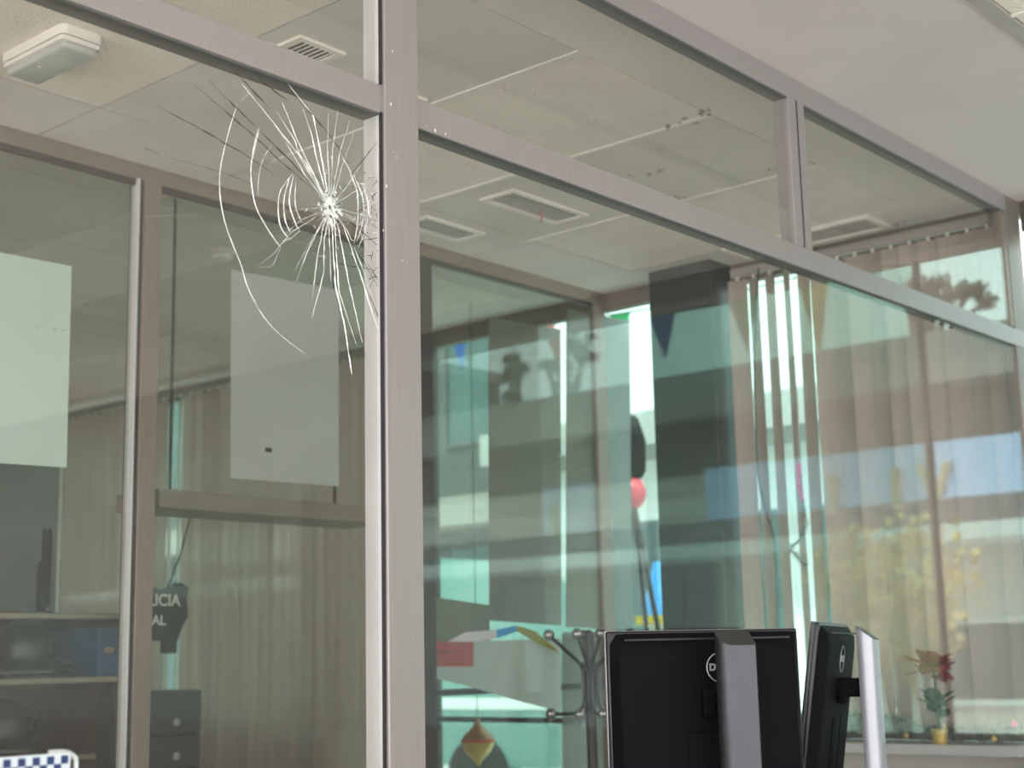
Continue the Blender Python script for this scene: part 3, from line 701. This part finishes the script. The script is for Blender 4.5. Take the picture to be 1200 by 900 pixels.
# shelving with helmets
bx0, bx1 = 1.5, at(150, 715, 1, 2.6).x
tz = at(60, 718, 1, 2.6).z; z2 = at(60, 794, 1, 2.6).z; z3 = at(60, 886, 1, 2.6).z
bk = empty('bookcase', ((bx0+bx1)/2, 2.8, 0), 'brown open bookcase holding dark helmets beyond the inner glass', 'bookcase')
for n_, z in (('top', tz), ('shelf', z2), ('shelf', z3), ('shelf', .5), ('shelf', .08)):
    o = B((bx0, 2.6, z-.022), (bx1, 3.0, z)).build(n_, WOOD, bk); B((bx0, 2.597, z-.02), (bx1, 2.6, z-.002)).build('edging', WOOD_E, o)
B((bx0-.02, 2.6, 0), (bx0, 3.0, tz)).build('side_panel', WOOD, bk); B((bx1, 2.6, 0), (bx1+.02, 3.0, tz)).build('side_panel', WOOD, bk)
B((bx0, 3.0, 0), (bx1, 3.012, tz)).build('back_panel', WOOD, bk)
def helmet(px, py, zsh, r, label):
    q = at(px, py, 1, 2.75); q.z = zsh+r*.92
    h = empty('helmet', (q.x, q.y, zsh), label, 'helmet', None)
    mb = MB(); mb.ball(q, r, 24, 16, (1, 1.12, 1))
    mb.v = [V((v.x, v.y, max(v.z, zsh+.001))) for v in mb.v]; mb.build('shell', HELM, h, True)
    vs = MB(); n = 14
    pts = []
    for i in range(n+1):
        a = math.radians(195+150*i/n)
        for e in (-.25, .05, .3): pts.append(q+V((math.cos(a)*math.cos(e)*r*1.03, math.sin(a)*math.cos(e)*r*1.15, math.sin(e)*r*1.03)))
    fs = [(i*3+j, i*3+j+1, (i+1)*3+j+1, (i+1)*3+j) for i in range(n) for j in range(2)]
    vs.add(pts, fs); vs.build('visor', VISOR, h, True)
    rim = MB().tube([q+V((math.cos(a)*r*.9, math.sin(a)*r*1.0, -r*.72)) for a in [math.radians(180+180*k/12) for k in range(13)]], .006, 6); rim.build('rim', RIM, h, True)
helmet(28, 765, z2, .105, 'dark helmet on the middle shelf of the brown bookcase')
helmet(6, 872, z3, .105, 'dark helmet on the lower shelf of the brown bookcase')
# cap lying on shelf
q = at(92, 780, 1, 2.72); q.z = z2
q.x = 2.955
cap = empty('peaked_cap', q, 'dark peaked cap lying beside the helmet on the middle shelf', 'cap')
MB().lathe([(.046, 0), (.05, .03), (.064, .046), (.057, .058), (.01, .066)], q, 24).build('crown', FABRIC_B, cap, True)
pk = MB(); pk.prism([q+V((.046*math.cos(a), .046*math.sin(a), .006)) for a in [math.radians(200+140*k/10) for k in range(11)]]+[q+V((.085*math.cos(a), .085*math.sin(a), .0)) for a in [math.radians(340-140*k/10) for k in range(11)]], (0, 0, .003)); pk.build('peak', HELM, cap)
# edge-on monitor
q = at(54, 712, 1, 2.78); q.z = tz
mo = empty('monitor', q, 'thin black monitor seen edge-on on top of the brown bookcase', 'monitor')
MB().bbox((-.06, -.017, tz+.035), (.19, .017, tz+.31), .008).xf(M.Translation((q.x, q.y+.01, 0)) @ M.Rotation(math.radians(57), 4, 'Z')).build('screen', BLK_PL, mo)
MB().bbox((q.x-.15, q.y+.0, tz), (q.x+.03, q.y+.22, tz+.012), .004).build('base', BLK_PL, mo)
MB().bbox((q.x+.012, q.y+.05, tz+.012), (q.x+.034, q.y+.09, tz+.2), .004).build('neck', BLK_PL, mo)
# pale board behind
qa, qb = at(-20, 548, 1, 3.06), at(70, 548, 1, 3.06)
bd = empty('board', (qa.x, 3.06, 0), 'pale grey board standing behind the edge-on monitor', 'board')
B((qa.x-.3, 3.05, 0), (qb.x, 3.065, qb.z)).build('panel', mat('pale_board_face', (.20, .23, .22), .6), bd)
B((qb.x-.006, 3.046, 0), (qb.x+.006, 3.07, qb.z+.006)).build('edge_frame', ALU_IN, bd)
# blue reflection in the glass, built as a solid block on the shelf
q = at(118, 735, 1, 2.7); fo = empty('blue_reflection', (q.x, 2.75, z2), 'blue reflection built as a block at the end of the middle shelf', 'blue_reflection')
MB().bbox((q.x-.055, 2.63, z2), (q.x+.075, 2.95, z2+.17), .004).build('cover', mat('blue_card', (.04, .14, .30), .5), fo)
B((q.x-.03, 2.627, z2+.08), (q.x+.01, 2.631, z2+.10)).build('spine_label', WOOD_E, fo)

# ================================================================== FRONT OFFICE
# checkered board near the glass
A = at(0, 889, 1, -.12); Bq = at(74, 884, 1, -.12)
ck = empty('checkered_board', ((A.x+Bq.x)/2, -.115, .98), 'blue and white checkered board with clear rounded plastic end below the poster', 'board')
x1 = Bq.x+.012; z1_ = A.z+.001
B((.80, -.12, .98), (x1, -.105, z1_)).build('panel', WHT, ck)
sq = .0112; nb = MB()
for i in range(int((x1-.80)/sq)):
    for j in range(8):
        if (i+j) % 2 == 0:
            zt_ = z1_-.003-j*sq
            nb.box((x1-.004-(i+1)*sq, -.1208, zt_-sq), (x1-.004-i*sq, -.1198, zt_))
nb.build('check_pattern', NAVY, ck)
ce = MB().tube(smooth_pts([V((x1-.03, -.113, z1_+.002)), V((x1-.004, -.113, z1_+.001)), V((x1+.010, -.113, z1_-.006)), V((x1+.014, -.113, z1_-.02)), V((x1+.014, -.113, .985))], 5), .0035, 8)
ce.build('clear_edge', CLEAR_PL, ck, True)
fc = empty('filing_cabinet', (1.05, -.16, 0), 'grey filing cabinet under the checkered board', 'cabinet')
MB().bbox((.78, -.42, 0), (1.32, -.03, .98), .006).build('body', DESK_M, fc)
for k in range(3):
    o = MB().bbox((.80, -.435, .03+.315*k), (1.30, -.418, .335+.315*k), .004).build('drawer', DESK_M, fc)
    MB().bbox((.98, -.455, .20+.315*k), (1.12, -.437, .215+.315*k), .003).build('handle', SILVER, o)
# desk
DZ = DESK_Z = .74
pc = atd(866, 762, 3.20)
dk = empty('desk', (pc.x, pc.y, 0), 'grey office desk carrying the two black monitors', 'desk')
ex = _R0; ey = _F
def dm(o, a): return frame_m(o, ex*math.cos(a)+ey*math.sin(a), -ex*math.sin(a)+ey*math.cos(a))
md = dm(V((pc.x, pc.y, 0)), math.radians(0))
MB().bbox((-.55, -.34, DZ-.03), (.50, .30, DZ), .004).xf(md).build('top', DESK_M, dk)
for sx in (-.5, .45):
    for sy in (-.3, .25): MB().bbox((sx-.025, sy-.025, 0), (sx+.025, sy+.025, DZ-.03), .003).xf(md).build('leg', SILVER, dk)
B((-.48, .20, .3), (.43, .215, DZ-.03)).xf(md).build('modesty_panel', DESK_M, dk)

def monitor(P, yaw, tilt, label, topz, logo_x, col_x, col_w, col_top, W_=.488, H_=.46, colmat=SILVER, arm_dy=.13, rim=RIM, k=.922):
    """P: middle of the panel's back (ground position); seen from behind, local X to the viewer's right, local Y away from the viewer"""
    r = empty('computer_monitor', (P.x, P.y, DESK_Z), label, 'monitor')
    yw = dm(V((P.x, P.y, 0)), yaw) @ M.Translation((0, 0, topz)) @ M.Scale(k, 4) @ M.Translation((0, 0, -topz))
    DZ = topz-(topz-DESK_Z)/k
    tl = yw @ M.Translation((0, 0, topz-H_/2)) @ M.Rotation(tilt, 4, 'X') @ M.Translation((0, 0, -(topz-H_/2)))
    z0, z1 = topz-H_, topz
    MB().bbox((-W_/2, .0, z0), (W_/2, .020, z1), .005).xf(tl).build('screen_frame', RIM if 0 else BLK_GL, r, True)
    fr = MB()
    for a, b in (((-W_/2-.0015, .012, z0), (-W_/2+.004, .0215, z1)), ((W_/2-.004, .012, z0), (W_/2+.0015, .0215, z1)), ((-W_/2, .012, z1-.004), (W_/2, .0215, z1+.0012))): fr.bbox(a, b, .001)
    fr.xf(tl).build('silver_rim', rim, r, True)
    # domed back shell
    sh = MB(); nx, nz = 24, 16; vs = []; fs = []
    for i in range(nz+1):
        for j in range(nx+1):
            u = -1+2*j/nx; v = -1+2*i/nz
            # rounded rectangle mapping, edges pulled in
            e = max(abs(u), abs(v))
            k = min(1, (1-abs(u))/.12)*min(1, (1-abs(v))/.18)
            dep = .030*(1-(1-k)**2.2)
            vs.append(V((u*(W_/2-.002), .004-dep, (z0+z1)/2+v*(H_/2-.002))))
    for i in range(nz):
        for j in range(nx): a = i*(nx+1)+j; fs.append((a, a+1, a+nx+2, a+nx+1))
    sh.add(vs, fs); o = sh.xf(tl).build('back_shell', BLK_PL, r, True)
    MB().bbox((-W_*.43, -.0272, z1-.0215), (W_*.43, -.0245, z1-.0185), .0006).xf(tl).build('vent_slot', GASK, o)
    MB().bbox((-W_*.43, -.0268, z1-.0232), (W_*.43, -.0245, z1-.0215), .0004).xf(tl).build('vent_lip', LOGO_M if 0 else RACK_M, o)
    # round emblem
    c = V((logo_x, -.0268, z1-.088)); R_ = .0335
    ringm = MB().tube([c+V((R_*math.cos(a), 0, R_*math.sin(a))) for a in [2*math.pi*k/40 for k in range(41)]], .0014, 6); ringm.xf(tl).build('emblem_ring', LOGO_M, r, True)
    for ch, dx, rot in (('D', -.0195, 0), ('E', -.0065, 40), ('L', .0085, 0), ('L', .0205, 0)):
        m_ = tl @ M.Translation((c.x+dx, c.y-.0008, c.z)) @ M.Rotation(math.radians(90), 4, 'X') @ M.Rotation(math.radians(rot), 4, 'Z')
        lettering('emblem_letter', ch, .0225, m_, LOGO_M, r, .0006, .0008)
    # mounting plate with seams and arm
    MB().bbox((-.062, -.0272, z0+.03), (.062, -.024, z0+.225), .004).xf(tl).build('mount_plate', BLK_PL, r, True)
    am = yw
    cz = topz-.165
    MB().bbox((col_x-.026, -arm_dy+.02, cz-.026), (col_x+.026, -.026, cz+.022), .006).xf(am).build('arm', BLK_PL, r, True)
    MB().bbox((-.028, -.050, cz-.036), (.040, -.030, cz+.030), .004).xf(tl).build('hinge', BLK_PL, r, True)
    # column: rounded box, top cut on a slant
    y1 = -arm_dy+.03; y0 = y1-.045; x0, x1 = col_x-col_w/2, col_x+col_w/2
    prof = [(x0+.004, y1), (x0, y1-.006), (x0, y0+.022), (x0+.004, y0+.012), (x0+.012, y0+.004), (x0+.024, y0), (x1-.004, y0), (x1, y0+.004), (x1, y1-.006), (x1-.004, y1)]
    cm = MB(); n = len(prof); zt0 = topz-col_top
    vs = [V((a, b, DZ+.012)) for a, b in prof]+[V((a, b, zt0-(y1-b)*.75)) for a, b in prof]
    cm.add(vs, [list(range(n))[::-1]]+[(i, (i+1) % n, (i+1) % n+n, i+n) for i in range(n)]); cm.xf(am).build('column', colmat, r, True)
    tp = MB().add([V((a, b, zt0-(y1-b)*.75+.0006)) for a, b in prof]+[V((a, b, zt0-(y1-b)*.75-.001)) for a, b in prof], [list(range(n)), list(range(n, 2*n))[::-1]]+[(i, (i+1) % n, (i+1) % n+n, i+n) for i in range(n)])
    tp.xf(am).build('column_cap', mat('grey_cap', (.035, .035, .037), .5), r)
    MB().bbox((x0+.03, y0-.0006, DZ+.03), (x1-.03, y0+.001, DZ+.09), .0004).xf(am).build('cable_slot', GASK, r)
    MB().bbox((col_x-.07, y0-.015, DZ), (col_x+.07, y1+.10, DZ+.012), .005).xf(am).build('base', SILVER, r, True)
    # small printed marks low on the shell
    MB().bbox((-.20, -.0275, z0+.06), (-.19, -.0255, z0+.075), .0005).xf(tl).build('port_mark', LOGO_M if 0 else GASK, r)
    return r
m1 = atd(826, 770, 3.20)
monitor(m1, math.radians(16), math.radians(0), 'black computer monitor seen square from behind, with a grey column in front of it', atd(826, 738, 3.20).z, .026, .024, .086, .004)
m2 = atd(965, 770, 3.56)
monitor(m2, math.radians(69), math.radians(9), 'black computer monitor turned almost edge-on, with a pale silver column beside it', atd(975, 730, 3.56).z, .0, .0, .098, .012, arm_dy=.125, colmat=SILV_L, rim=SILVER)

# ================================================================== STREET
struct(B((XE+.06, -48, -.25), (9.0, 22, -.10)).build('pavement', PAVE))
struct(B((9.0, -48, -.30), (13.0, 22, -.20)).build('road', ASPH))
struct(B((13.0, -48, -.25), (40, 22, -.10)).build('sidewalk', PAVE))
XB = 15.0
def windows(r, y0, y1, z0, z1, n, x, fm=None):
    wdt = (y1-y0)/n
    for k in range(n):
        a, b = y0+k*wdt+.12, y0+(k+1)*wdt-.12
        f = MB(); t_ = .06
        f.box((x-.06, a, z0), (x+.02, a+t_, z1)); f.box((x-.06, b-t_, z0), (x+.02, b, z1)); f.box((x-.06, a+t_, z1-t_), (x+.02, b-t_, z1)); f.box((x-.06, a+t_, z0), (x+.02, b-t_, z0+t_))
        o = f.build('window', fm or F_WHITE, r); B((x-.03, a+t_, z0+t_), (x-.01, b-t_, z1-t_)).build('pane', F_GLASS, o)
# long shop building mirrored in the front glass
b1 = empty('shop_building', (XB+2, -8, -.10), 'low flat-roofed shop building with white parapet and blue sign, mirrored in the glass', 'building')
B((XB, -16, -.1), (XB+5, -1.5, 3.95)).build('wall', mat('pale_pink_shop_wall', (.80, .70, .63), .8, 0, .08, 1.2), b1)
B((XB-.55, -16, 3.95), (XB+5.1, -1.4, 4.50)).build('parapet', F_PARA, b1)
B((XB-.06, -15.9, 3.36), (XB+.02, -1.6, 3.93)).build('window_band', F_BROWN, b1)
B((XB-.5, -7.45, 2.74), (XB-.3, -1.6, 3.33)).build('sign_panel', F_BLUE, b1)
B((XB-.3, -16, 2.42), (XB+.0, -1.5, 2.74)).build('fascia', F_DARK, b1)
B((XB-1.0, -16, 2.26), (XB-.0, -1.5, 2.42)).build('awning', F_WHITE, b1)
for ch, px in (('V', 1110), ('I', 1064), ('I', 990)):
    p = at(px, 592, 0, XB-.32); mt = frame_m(V((XB-.53, -p.y, 2.86)), (0, -1, 0), (0, 0, 1)); lettering('sign_letter', ch, .62, mt, mat('brass_letter', (.70, .52, .30), .4, .3), b1, .02, .01)
B((XB-.04, -15.9, -.1), (XB+.02, -7.7, 2.25)).build('dimming_panel', mat('dark_teal_dimming_panel', (.10, .125, .12), .5, 0, .15, 1.5), b1)  # dark panel added to dim the reflection that veils the coat rack
windows(b1, -15.6, -8.0, .3, 2.15, 5, XB-.04, F_DARK); windows(b1, -5.0, -1.8, .6, 1.5, 2, XB)
# white building seen straight through the street window
b2 = empty('white_building', (XB+2, 8, -.10), 'bright white building across the street seen through the doorway gap', 'building')
B((XB, -1.0, -.1), (XB+6, 10.4, 8.0)).build('wall', F_WHITE, b2)
B((XB-1.2, 2, 3.60), (XB, 10.4, 4.0)).build('canopy', F_GREY, b2)
B((XB-.03, 2, 4.0), (XB+.02, 10.4, 4.2)).build('string_course', F_GREY, b2)
windows(b2, -.5, 10, .5, 2.9, 6, XB); windows(b2, -.5, 10, 6.3, 7.6, 6, XB)
B((XB-.25, -1.1, 8.0), (XB+6.1, 10.5, 8.25)).build('cornice', F_WHITE, b2)
b3 = empty('grey_building', (XB+3, 14, -.10), 'darker grey building beside the white one, seen past the inner post', 'building')
B((XB+.4, 10.5, -.1), (XB+6, 22, 7.2)).build('wall', mat('dark_grey_render', (.10, .11, .105), .8, 0, .08, 1.5), b3)
B((XB+.1, 10.5, 7.2), (XB+6.1, 22, 7.45)).build('cornice', F_GREY, b3)
B((XB-.3, 10.55, 3.0), (XB+.4, 21.8, 3.4)).build('canopy', F_PARA, b3)
windows(b3, 10.8, 21.6, .6, 2.8, 6, XB+.4, F_DARK); windows(b3, 10.8, 21.6, 4.2, 6.0, 6, XB+.4, F_DARK)
b4 = empty('added_dark_building', (18, -28, -.1), 'dark brown building added at the far end of the street to darken the inner glass', 'building')  # added to block bright sky and ground from the inner pane's reflection
B((XB, -46, -.1), (XB+6, -16.3, 6.4)).build('wall', mat('dark_brown_brick', (.075, .055, .045), .8, 0, .12, 5), b4)
B((XB-.15, -46, 6.4), (XB+6.1, -16.2, 6.6)).build('cornice', F_PARA, b4)
windows(b4, -45, -16.8, .8, 2.6, 10, XB, F_DARK); windows(b4, -45, -16.8, 3.6, 5.4, 10, XB, F_DARK)
# trees
def tree(x, y, h, crown, trunk_r, label, n=900, leaf=LEAFT, lsize=.13, z0=-.1):
    r = empty('tree', (x, y, z0), label, 'tree')
    tr = MB(); top = V((x, y, z0+h)); tr.tube([(x, y, z0), (x+.05, y-.04, z0+h*.5), top], [trunk_r, trunk_r*.8, trunk_r*.5], 10)
    for (cx_, cy_, cz_, rr) in crown: tr.tube([V((x, y, z0+h*.75)), V((x+cx_*.6, y+cy_*.6, z0+h+cz_*.5)), V((x+cx_, y+cy_, z0+h+cz_))], [trunk_r*.5, trunk_r*.35, trunk_r*.15], 6)
    tr.build('trunk', BARK, r, True)
    cr_ = MB(); tot = sum(c_[3]**2 for c_ in crown)
    for (cx_, cy_, cz_, rr) in crown:
        c0 = V((x+cx_, y+cy_, z0+h+cz_)); cr_.ball(c0, rr*.62, 10, 7, (1, 1, .7), .2)
        for k in range(int(n*rr*rr/tot)):
            d = V((random.gauss(0, 1), random.gauss(0, 1), random.gauss(0, .7))).normalized(); q = c0+V((d.x, d.y, d.z*.75))*rr*random.uniform(.55, 1.08)
            a = V((random.gauss(0, 1), random.gauss(0, 1), random.gauss(0, 1))).normalized()*lsize*random.uniform(.6, 1.3); s = a.orthogonal().normalized()*lsize*.3
            nn = s.cross(a).normalized()*.004
            cr_.prism([q, q+a*.5+s, q+a, q+a*.5-s], nn)
    cr_.build('crown', leaf, r)
    return r
def vy(px, py, X):
    p = at(px, py, 0, X); return -p.y, p.z
def crown_tree(X, px0, py0, blobs, label, n):
    y0, z0 = vy(px0, py0, X); cl = []
    for px, py, r_ in blobs:
        a, b = vy(px, py, X); cl.append((random.uniform(-.1, .1), a-y0, b-z0, r_*.0105))
    return tree(X, y0, z0+.1, cl, .14, label, n, lsize=.09)
crown_tree(20.6, 1086, 400, [(1076, 338, 22), (1098, 332, 18), (1092, 352, 18), (1118, 345, 17), (1140, 340, 18), (1158, 352, 14), (1060, 344, 12), (1086, 372, 15), (1088, 392, 14), (1096, 412, 12)], 'dark wide-crowned tree mirrored above the parapet close to the end of the rail', 1300)
crown_tree(20.6, 662, 470, [(668, 405, 26), (684, 418, 20), (655, 430, 22), (662, 455, 20), (640, 428, 14), (696, 395, 9), (668, 480, 14)], 'dark bushy tree mirrored above the parapet in the grey hanging sheets', 1000)
crown_tree(20.6, 600, 470, [(598, 420, 16), (604, 440, 20), (602, 465, 18), (612, 430, 12)], 'narrower dark tree mirrored beside the bushy one', 600)
# golden shrubs in planters
for k, (px, py, X, s, lb) in enumerate([(1010, 672, 9.4, .34, 'golden leaved shrub in a box planter below the blue sign'), (1085, 672, 9.0, .40, 'taller golden leaved shrub in a box planter, mirrored right of the silver stand'), (1060, 740, 7.4, .30, 'low golden leaved shrub mirrored just above the poinsettia')]):
    yy, zz_ = vy(px, py, X); r = empty('shrub', (X, yy, -.1), lb, 'shrub')
    MB().bbox((X-.28, yy-.28, -.1), (X+.28, yy+.28, .45), .02).build('planter', F_GREY, r)
    st = MB()
    for j in range(5): st.tube([(X, yy, .4), (X+random.uniform(-.2, .2), yy+random.uniform(-.2, .2), zz_-.1)], [.025, .01], 6)
    st.build('stem', BARK, r)
    fo_ = MB(); c0 = V((X, yy, zz_))
    for j in range(300):
        d = V((random.gauss(0, 1), random.gauss(0, 1), random.gauss(0, 1))).normalized()*s*random.uniform(.2, 1)**.5
        a = V((random.gauss(0, 1), random.gauss(0, 1), random.gauss(0, 1))).normalized()*.085; s2 = a.orthogonal().normalized()*.032
        fo_.prism([c0+d, c0+d+a*.5+s2, c0+d+a, c0+d+a*.5-s2], s2.cross(a).normalized()*.003)
    fo_.build('foliage', LEAFY, r)
# bunting across the street window
def bunting(x, pts, flags, label):
    r = empty('bunting', (x, pts[0][0], pts[0][1]), label, 'bunting')
    P = smooth_pts([V((x, y, z)) for y, z in pts], 8)
    MB().tube(P, .004, 6).build('cord', RACK_M, r)
    def zc(y):
        for a, b in zip(P, P[1:]):
            if min(a.y, b.y) <= y <= max(a.y, b.y): return a.z+(b.z-a.z)*(y-a.y)/(b.y-a.y+1e-9)
        return P[-1].z
    for y, m, w_, h_, ln in flags:
        MB().prism([V((x, y-w_/2, zc(y-w_/2))), V((x+.02, y+w_/2, zc(y+w_/2))), V((x+.03, y+ln, zc(y)-h_))], (.003, 0, 0)).build('pennant', m, r)
    return r
xb = 6.6
def dp(px, py): return at(px, py, 0, xb)
g0 = dp(722, 372); yl = dp(957, 330); rd = dp(775, 378)
bunting(xb, [(5.5, 3.4), (g0.y, g0.z+.02), (.9, 3.15), (-.8, 3.3)], [(g0.y-.02, P_GREEN, .16, .26, .03), (2.35, P_WHITE, .18, .26, 0), (1.55, P_YEL, .16, .28, 0), (3.4, P_RED, .18, .26, 0), (4.1, P_BLUE, .18, .26, 0), (4.8, P_YEL, .18, .26, 0)], 'string of coloured pennants across the street seen through the doorway gap')
bunting(xb, [(-.9, 3.35), (-yl.y, yl.z+.03), (-rd.y, rd.z+.05), (-4.6, 3.3)], [(-yl.y, P_YEL, .17, .42, 0), (-rd.y+.02, P_BLUE, .17, .26, 0), (-2.0, P_GREEN, .17, .28, 0), (-3.3, P_RED, .17, .26, 0), (-4.0, P_WHITE, .17, .26, 0)], 'string of coloured pennants mirrored in the front glass near the pillar')
# red lantern on a black tripod outside
q = at(743, 577, 0, 6.4); tp_ = empty('tripod_lamp', (q.x, q.y, -.10), 'black tripod with a red round lamp outside the doorway gap', 'lamp')
MB().ball(q, .075, 18, 12, (1, .8, 1.2)).build('lamp', mat('red_lamp_shell', (.75, .06, .10), .4), tp_, True)
MB().lathe([(.05, .08), (.07, .12), (.075, .28), (.04, .40), (.02, .42)], q, 16).build('hood', BLK_PL, tp_, True)
for a in (20, 140, 260): MB().tube([q+V((0, 0, -.08)), V((q.x+.45*math.cos(math.radians(a)), q.y+.45*math.sin(math.radians(a)), -.10))], .014, 8).build('leg', RACK_M, tp_)
# blue cone
q = at(773, 690, 0, 7.7); cn = empty('traffic_cone', (q.x, q.y, -.1), 'blue cone with a yellow base band standing on a post outside', 'cone')
MB().lathe([(.12, -.17), (.035, .16), (.03, .17)], (q.x, q.y, q.z), 20).build('body', mat('bright_blue_plastic', (.02, .26, .62), .4), cn, True)
MB().lathe([(.16, -.22), (.16, -.17)], (q.x, q.y, q.z), 20).build('band', P_YEL, cn)
MB().lathe([(.10, -.1-q.z), (.10, -.22)], (q.x, q.y, q.z), 16).build('post', F_WHITE, cn)
# van
q = at(535, 665, 0, 10.6)
vn = empty('van', (11.0, q.y, -.2), 'dark teal van parked in the street beyond the inner post', 'van')
y0, y1 = q.y-1.6, q.y+2.9
bodyp = [(y0, .25), (y0, 1.15), (y0+.75, 1.30), (y0+1.45, 2.15), (y1-.15, 2.25), (y1, 2.1), (y1, .25)]
MB().prism([V((10.0, a, b)) for a, b in bodyp], (1.9, 0, 0)).build('body', VAN_W, vn)
MB().prism([V((9.985, a, b)) for a, b in ((y0+.95, 1.3), (y0+1.5, 2.0), (y0+2.1, 2.03), (y0+2.1, 1.3))], (.02, 0, 0)).build('window', F_GLASS, vn)
B((9.98, y0+2.4, 1.25), (10.0, y1-.25, 2.0)).build('window', F_GLASS, vn)
B((9.985, y0, .75), (10.0, y1, .85)).build('side_trim', F_WHITE, vn)
for yy in (y0+.8, y1-.9):
    for xx in (9.95, 11.72): MB().lathe([(.34, 0), (.36, .04), (.36, .18), (.34, .22)], (xx, yy, .16), 24, 0).build('wheel', TYRE, vn, True)

# repeats of one kind share a group
GROUPS = {'ceiling_vent': 'ceiling vents of the glazed rooms', 'poster': 'posters on the inner glass', 'hanging_screen': 'grey hanging sheets behind the glass', 'helmet': 'helmets in the bookcase', 'shrub': 'golden shrubs on the pavement', 'tree': 'trees above the parapet', 'bauble': 'baubles in the tinsel', 'vertical_blind': 'vertical blinds of the street windows', 'bunting': 'strings of pennants over the street', 'computer_monitor': 'monitors on the office desk'}
for o in SC.objects:
    if o.parent is None and o.name.split('.')[0] in GROUPS: o['group'] = GROUPS[o.name.split('.')[0]]

# ================================================================== LIGHT
wd = bpy.data.worlds.new('World'); SC.world = wd; wd.use_nodes = True
nt = wd.node_tree; nt.nodes.clear()
out = nt.nodes.new('ShaderNodeOutputWorld'); bg = nt.nodes.new('ShaderNodeBackground')
tc = nt.nodes.new('ShaderNodeTexCoord'); sx = nt.nodes.new('ShaderNodeSeparateXYZ'); nt.links.new(tc.outputs['Generated'], sx.inputs[0])
cr_ = nt.nodes.new('ShaderNodeValToRGB'); cr_.color_ramp.elements[0].position = 0.0; cr_.color_ramp.elements[0].color = (.96, .95, .92, 1)
cr_.color_ramp.elements[1].position = .7; cr_.color_ramp.elements[1].color = (.62, .76, .92, 1)
nt.links.new(sx.outputs[2], cr_.inputs[0])
nz = nt.nodes.new('ShaderNodeTexNoise'); nz.inputs['Scale'].default_value = 3.5; nz.inputs['Detail'].default_value = 5; nt.links.new(tc.outputs['Generated'], nz.inputs['Vector'])
mr = nt.nodes.new('ShaderNodeMapRange'); mr.inputs[1].default_value = .42; mr.inputs[2].default_value = .62; nt.links.new(nz.outputs['Fac'], mr.inputs[0])
mx = nt.nodes.new('ShaderNodeMixRGB'); mx.inputs[2].default_value = (1, 1, 1, 1); nt.links.new(mr.outputs[0], mx.inputs[0]); nt.links.new(cr_.outputs[0], mx.inputs[1])
nt.links.new(mx.outputs[0], bg.inputs[0]); bg.inputs[1].default_value = 4.6
nt.links.new(bg.outputs[0], out.inputs[0])
def area(name, loc, direction, sx_, sy_, power, col=(1, 1, 1)):
    l = bpy.data.lights.new(name, 'AREA'); l.shape = 'RECTANGLE'; l.size = sx_; l.size_y = sy_; l.energy = power; l.color = col
    o = bpy.data.objects.new(name, l); COL.objects.link(o); o.location = loc
    o.rotation_euler = V(direction).to_track_quat('-Z', 'Y').to_euler(); return o
sun = bpy.data.lights.new('sun', 'SUN'); sun.energy = 5.5; sun.angle = .03; sun.color = (1, .95, .86)
so = bpy.data.objects.new('sun', sun); COL.objects.link(so); so.rotation_euler = V((.55, .45, -.9)).to_track_quat('-Z', 'Y').to_euler()

# ================================================================== CAMERA
cam = bpy.data.cameras.new('camera'); co = bpy.data.objects.new('camera', cam); COL.objects.link(co)
m = M.Identity(4)
for i in range(3): m[i][0], m[i][1], m[i][2], m[i][3] = RGT[i], UPV[i], -FWD[i], CAM[i]
co.matrix_world = m
cam.sensor_fit = 'HORIZONTAL'; cam.sensor_width = 36; cam.lens = 36*f_px/1200; cam.clip_start = .05; cam.clip_end = 200
cam.dof.use_dof = True; cam.dof.focus_distance = 3.1; cam.dof.aperture_fstop = 4.0
SC.camera = co
vs_ = SC.view_settings; vs_.view_transform = 'Standard'; vs_.look = 'None'; vs_.exposure = 0.05; vs_.gamma = 1; vs_.use_curve_mapping = False
SC.display_settings.display_device = 'sRGB'
cy = SC.cycles; cy.max_bounces = 10; cy.diffuse_bounces = 5; cy.glossy_bounces = 5; cy.transparent_max_bounces = 24; cy.use_denoising = True
cy.sample_clamp_indirect = 8; cy.caustics_reflective = True
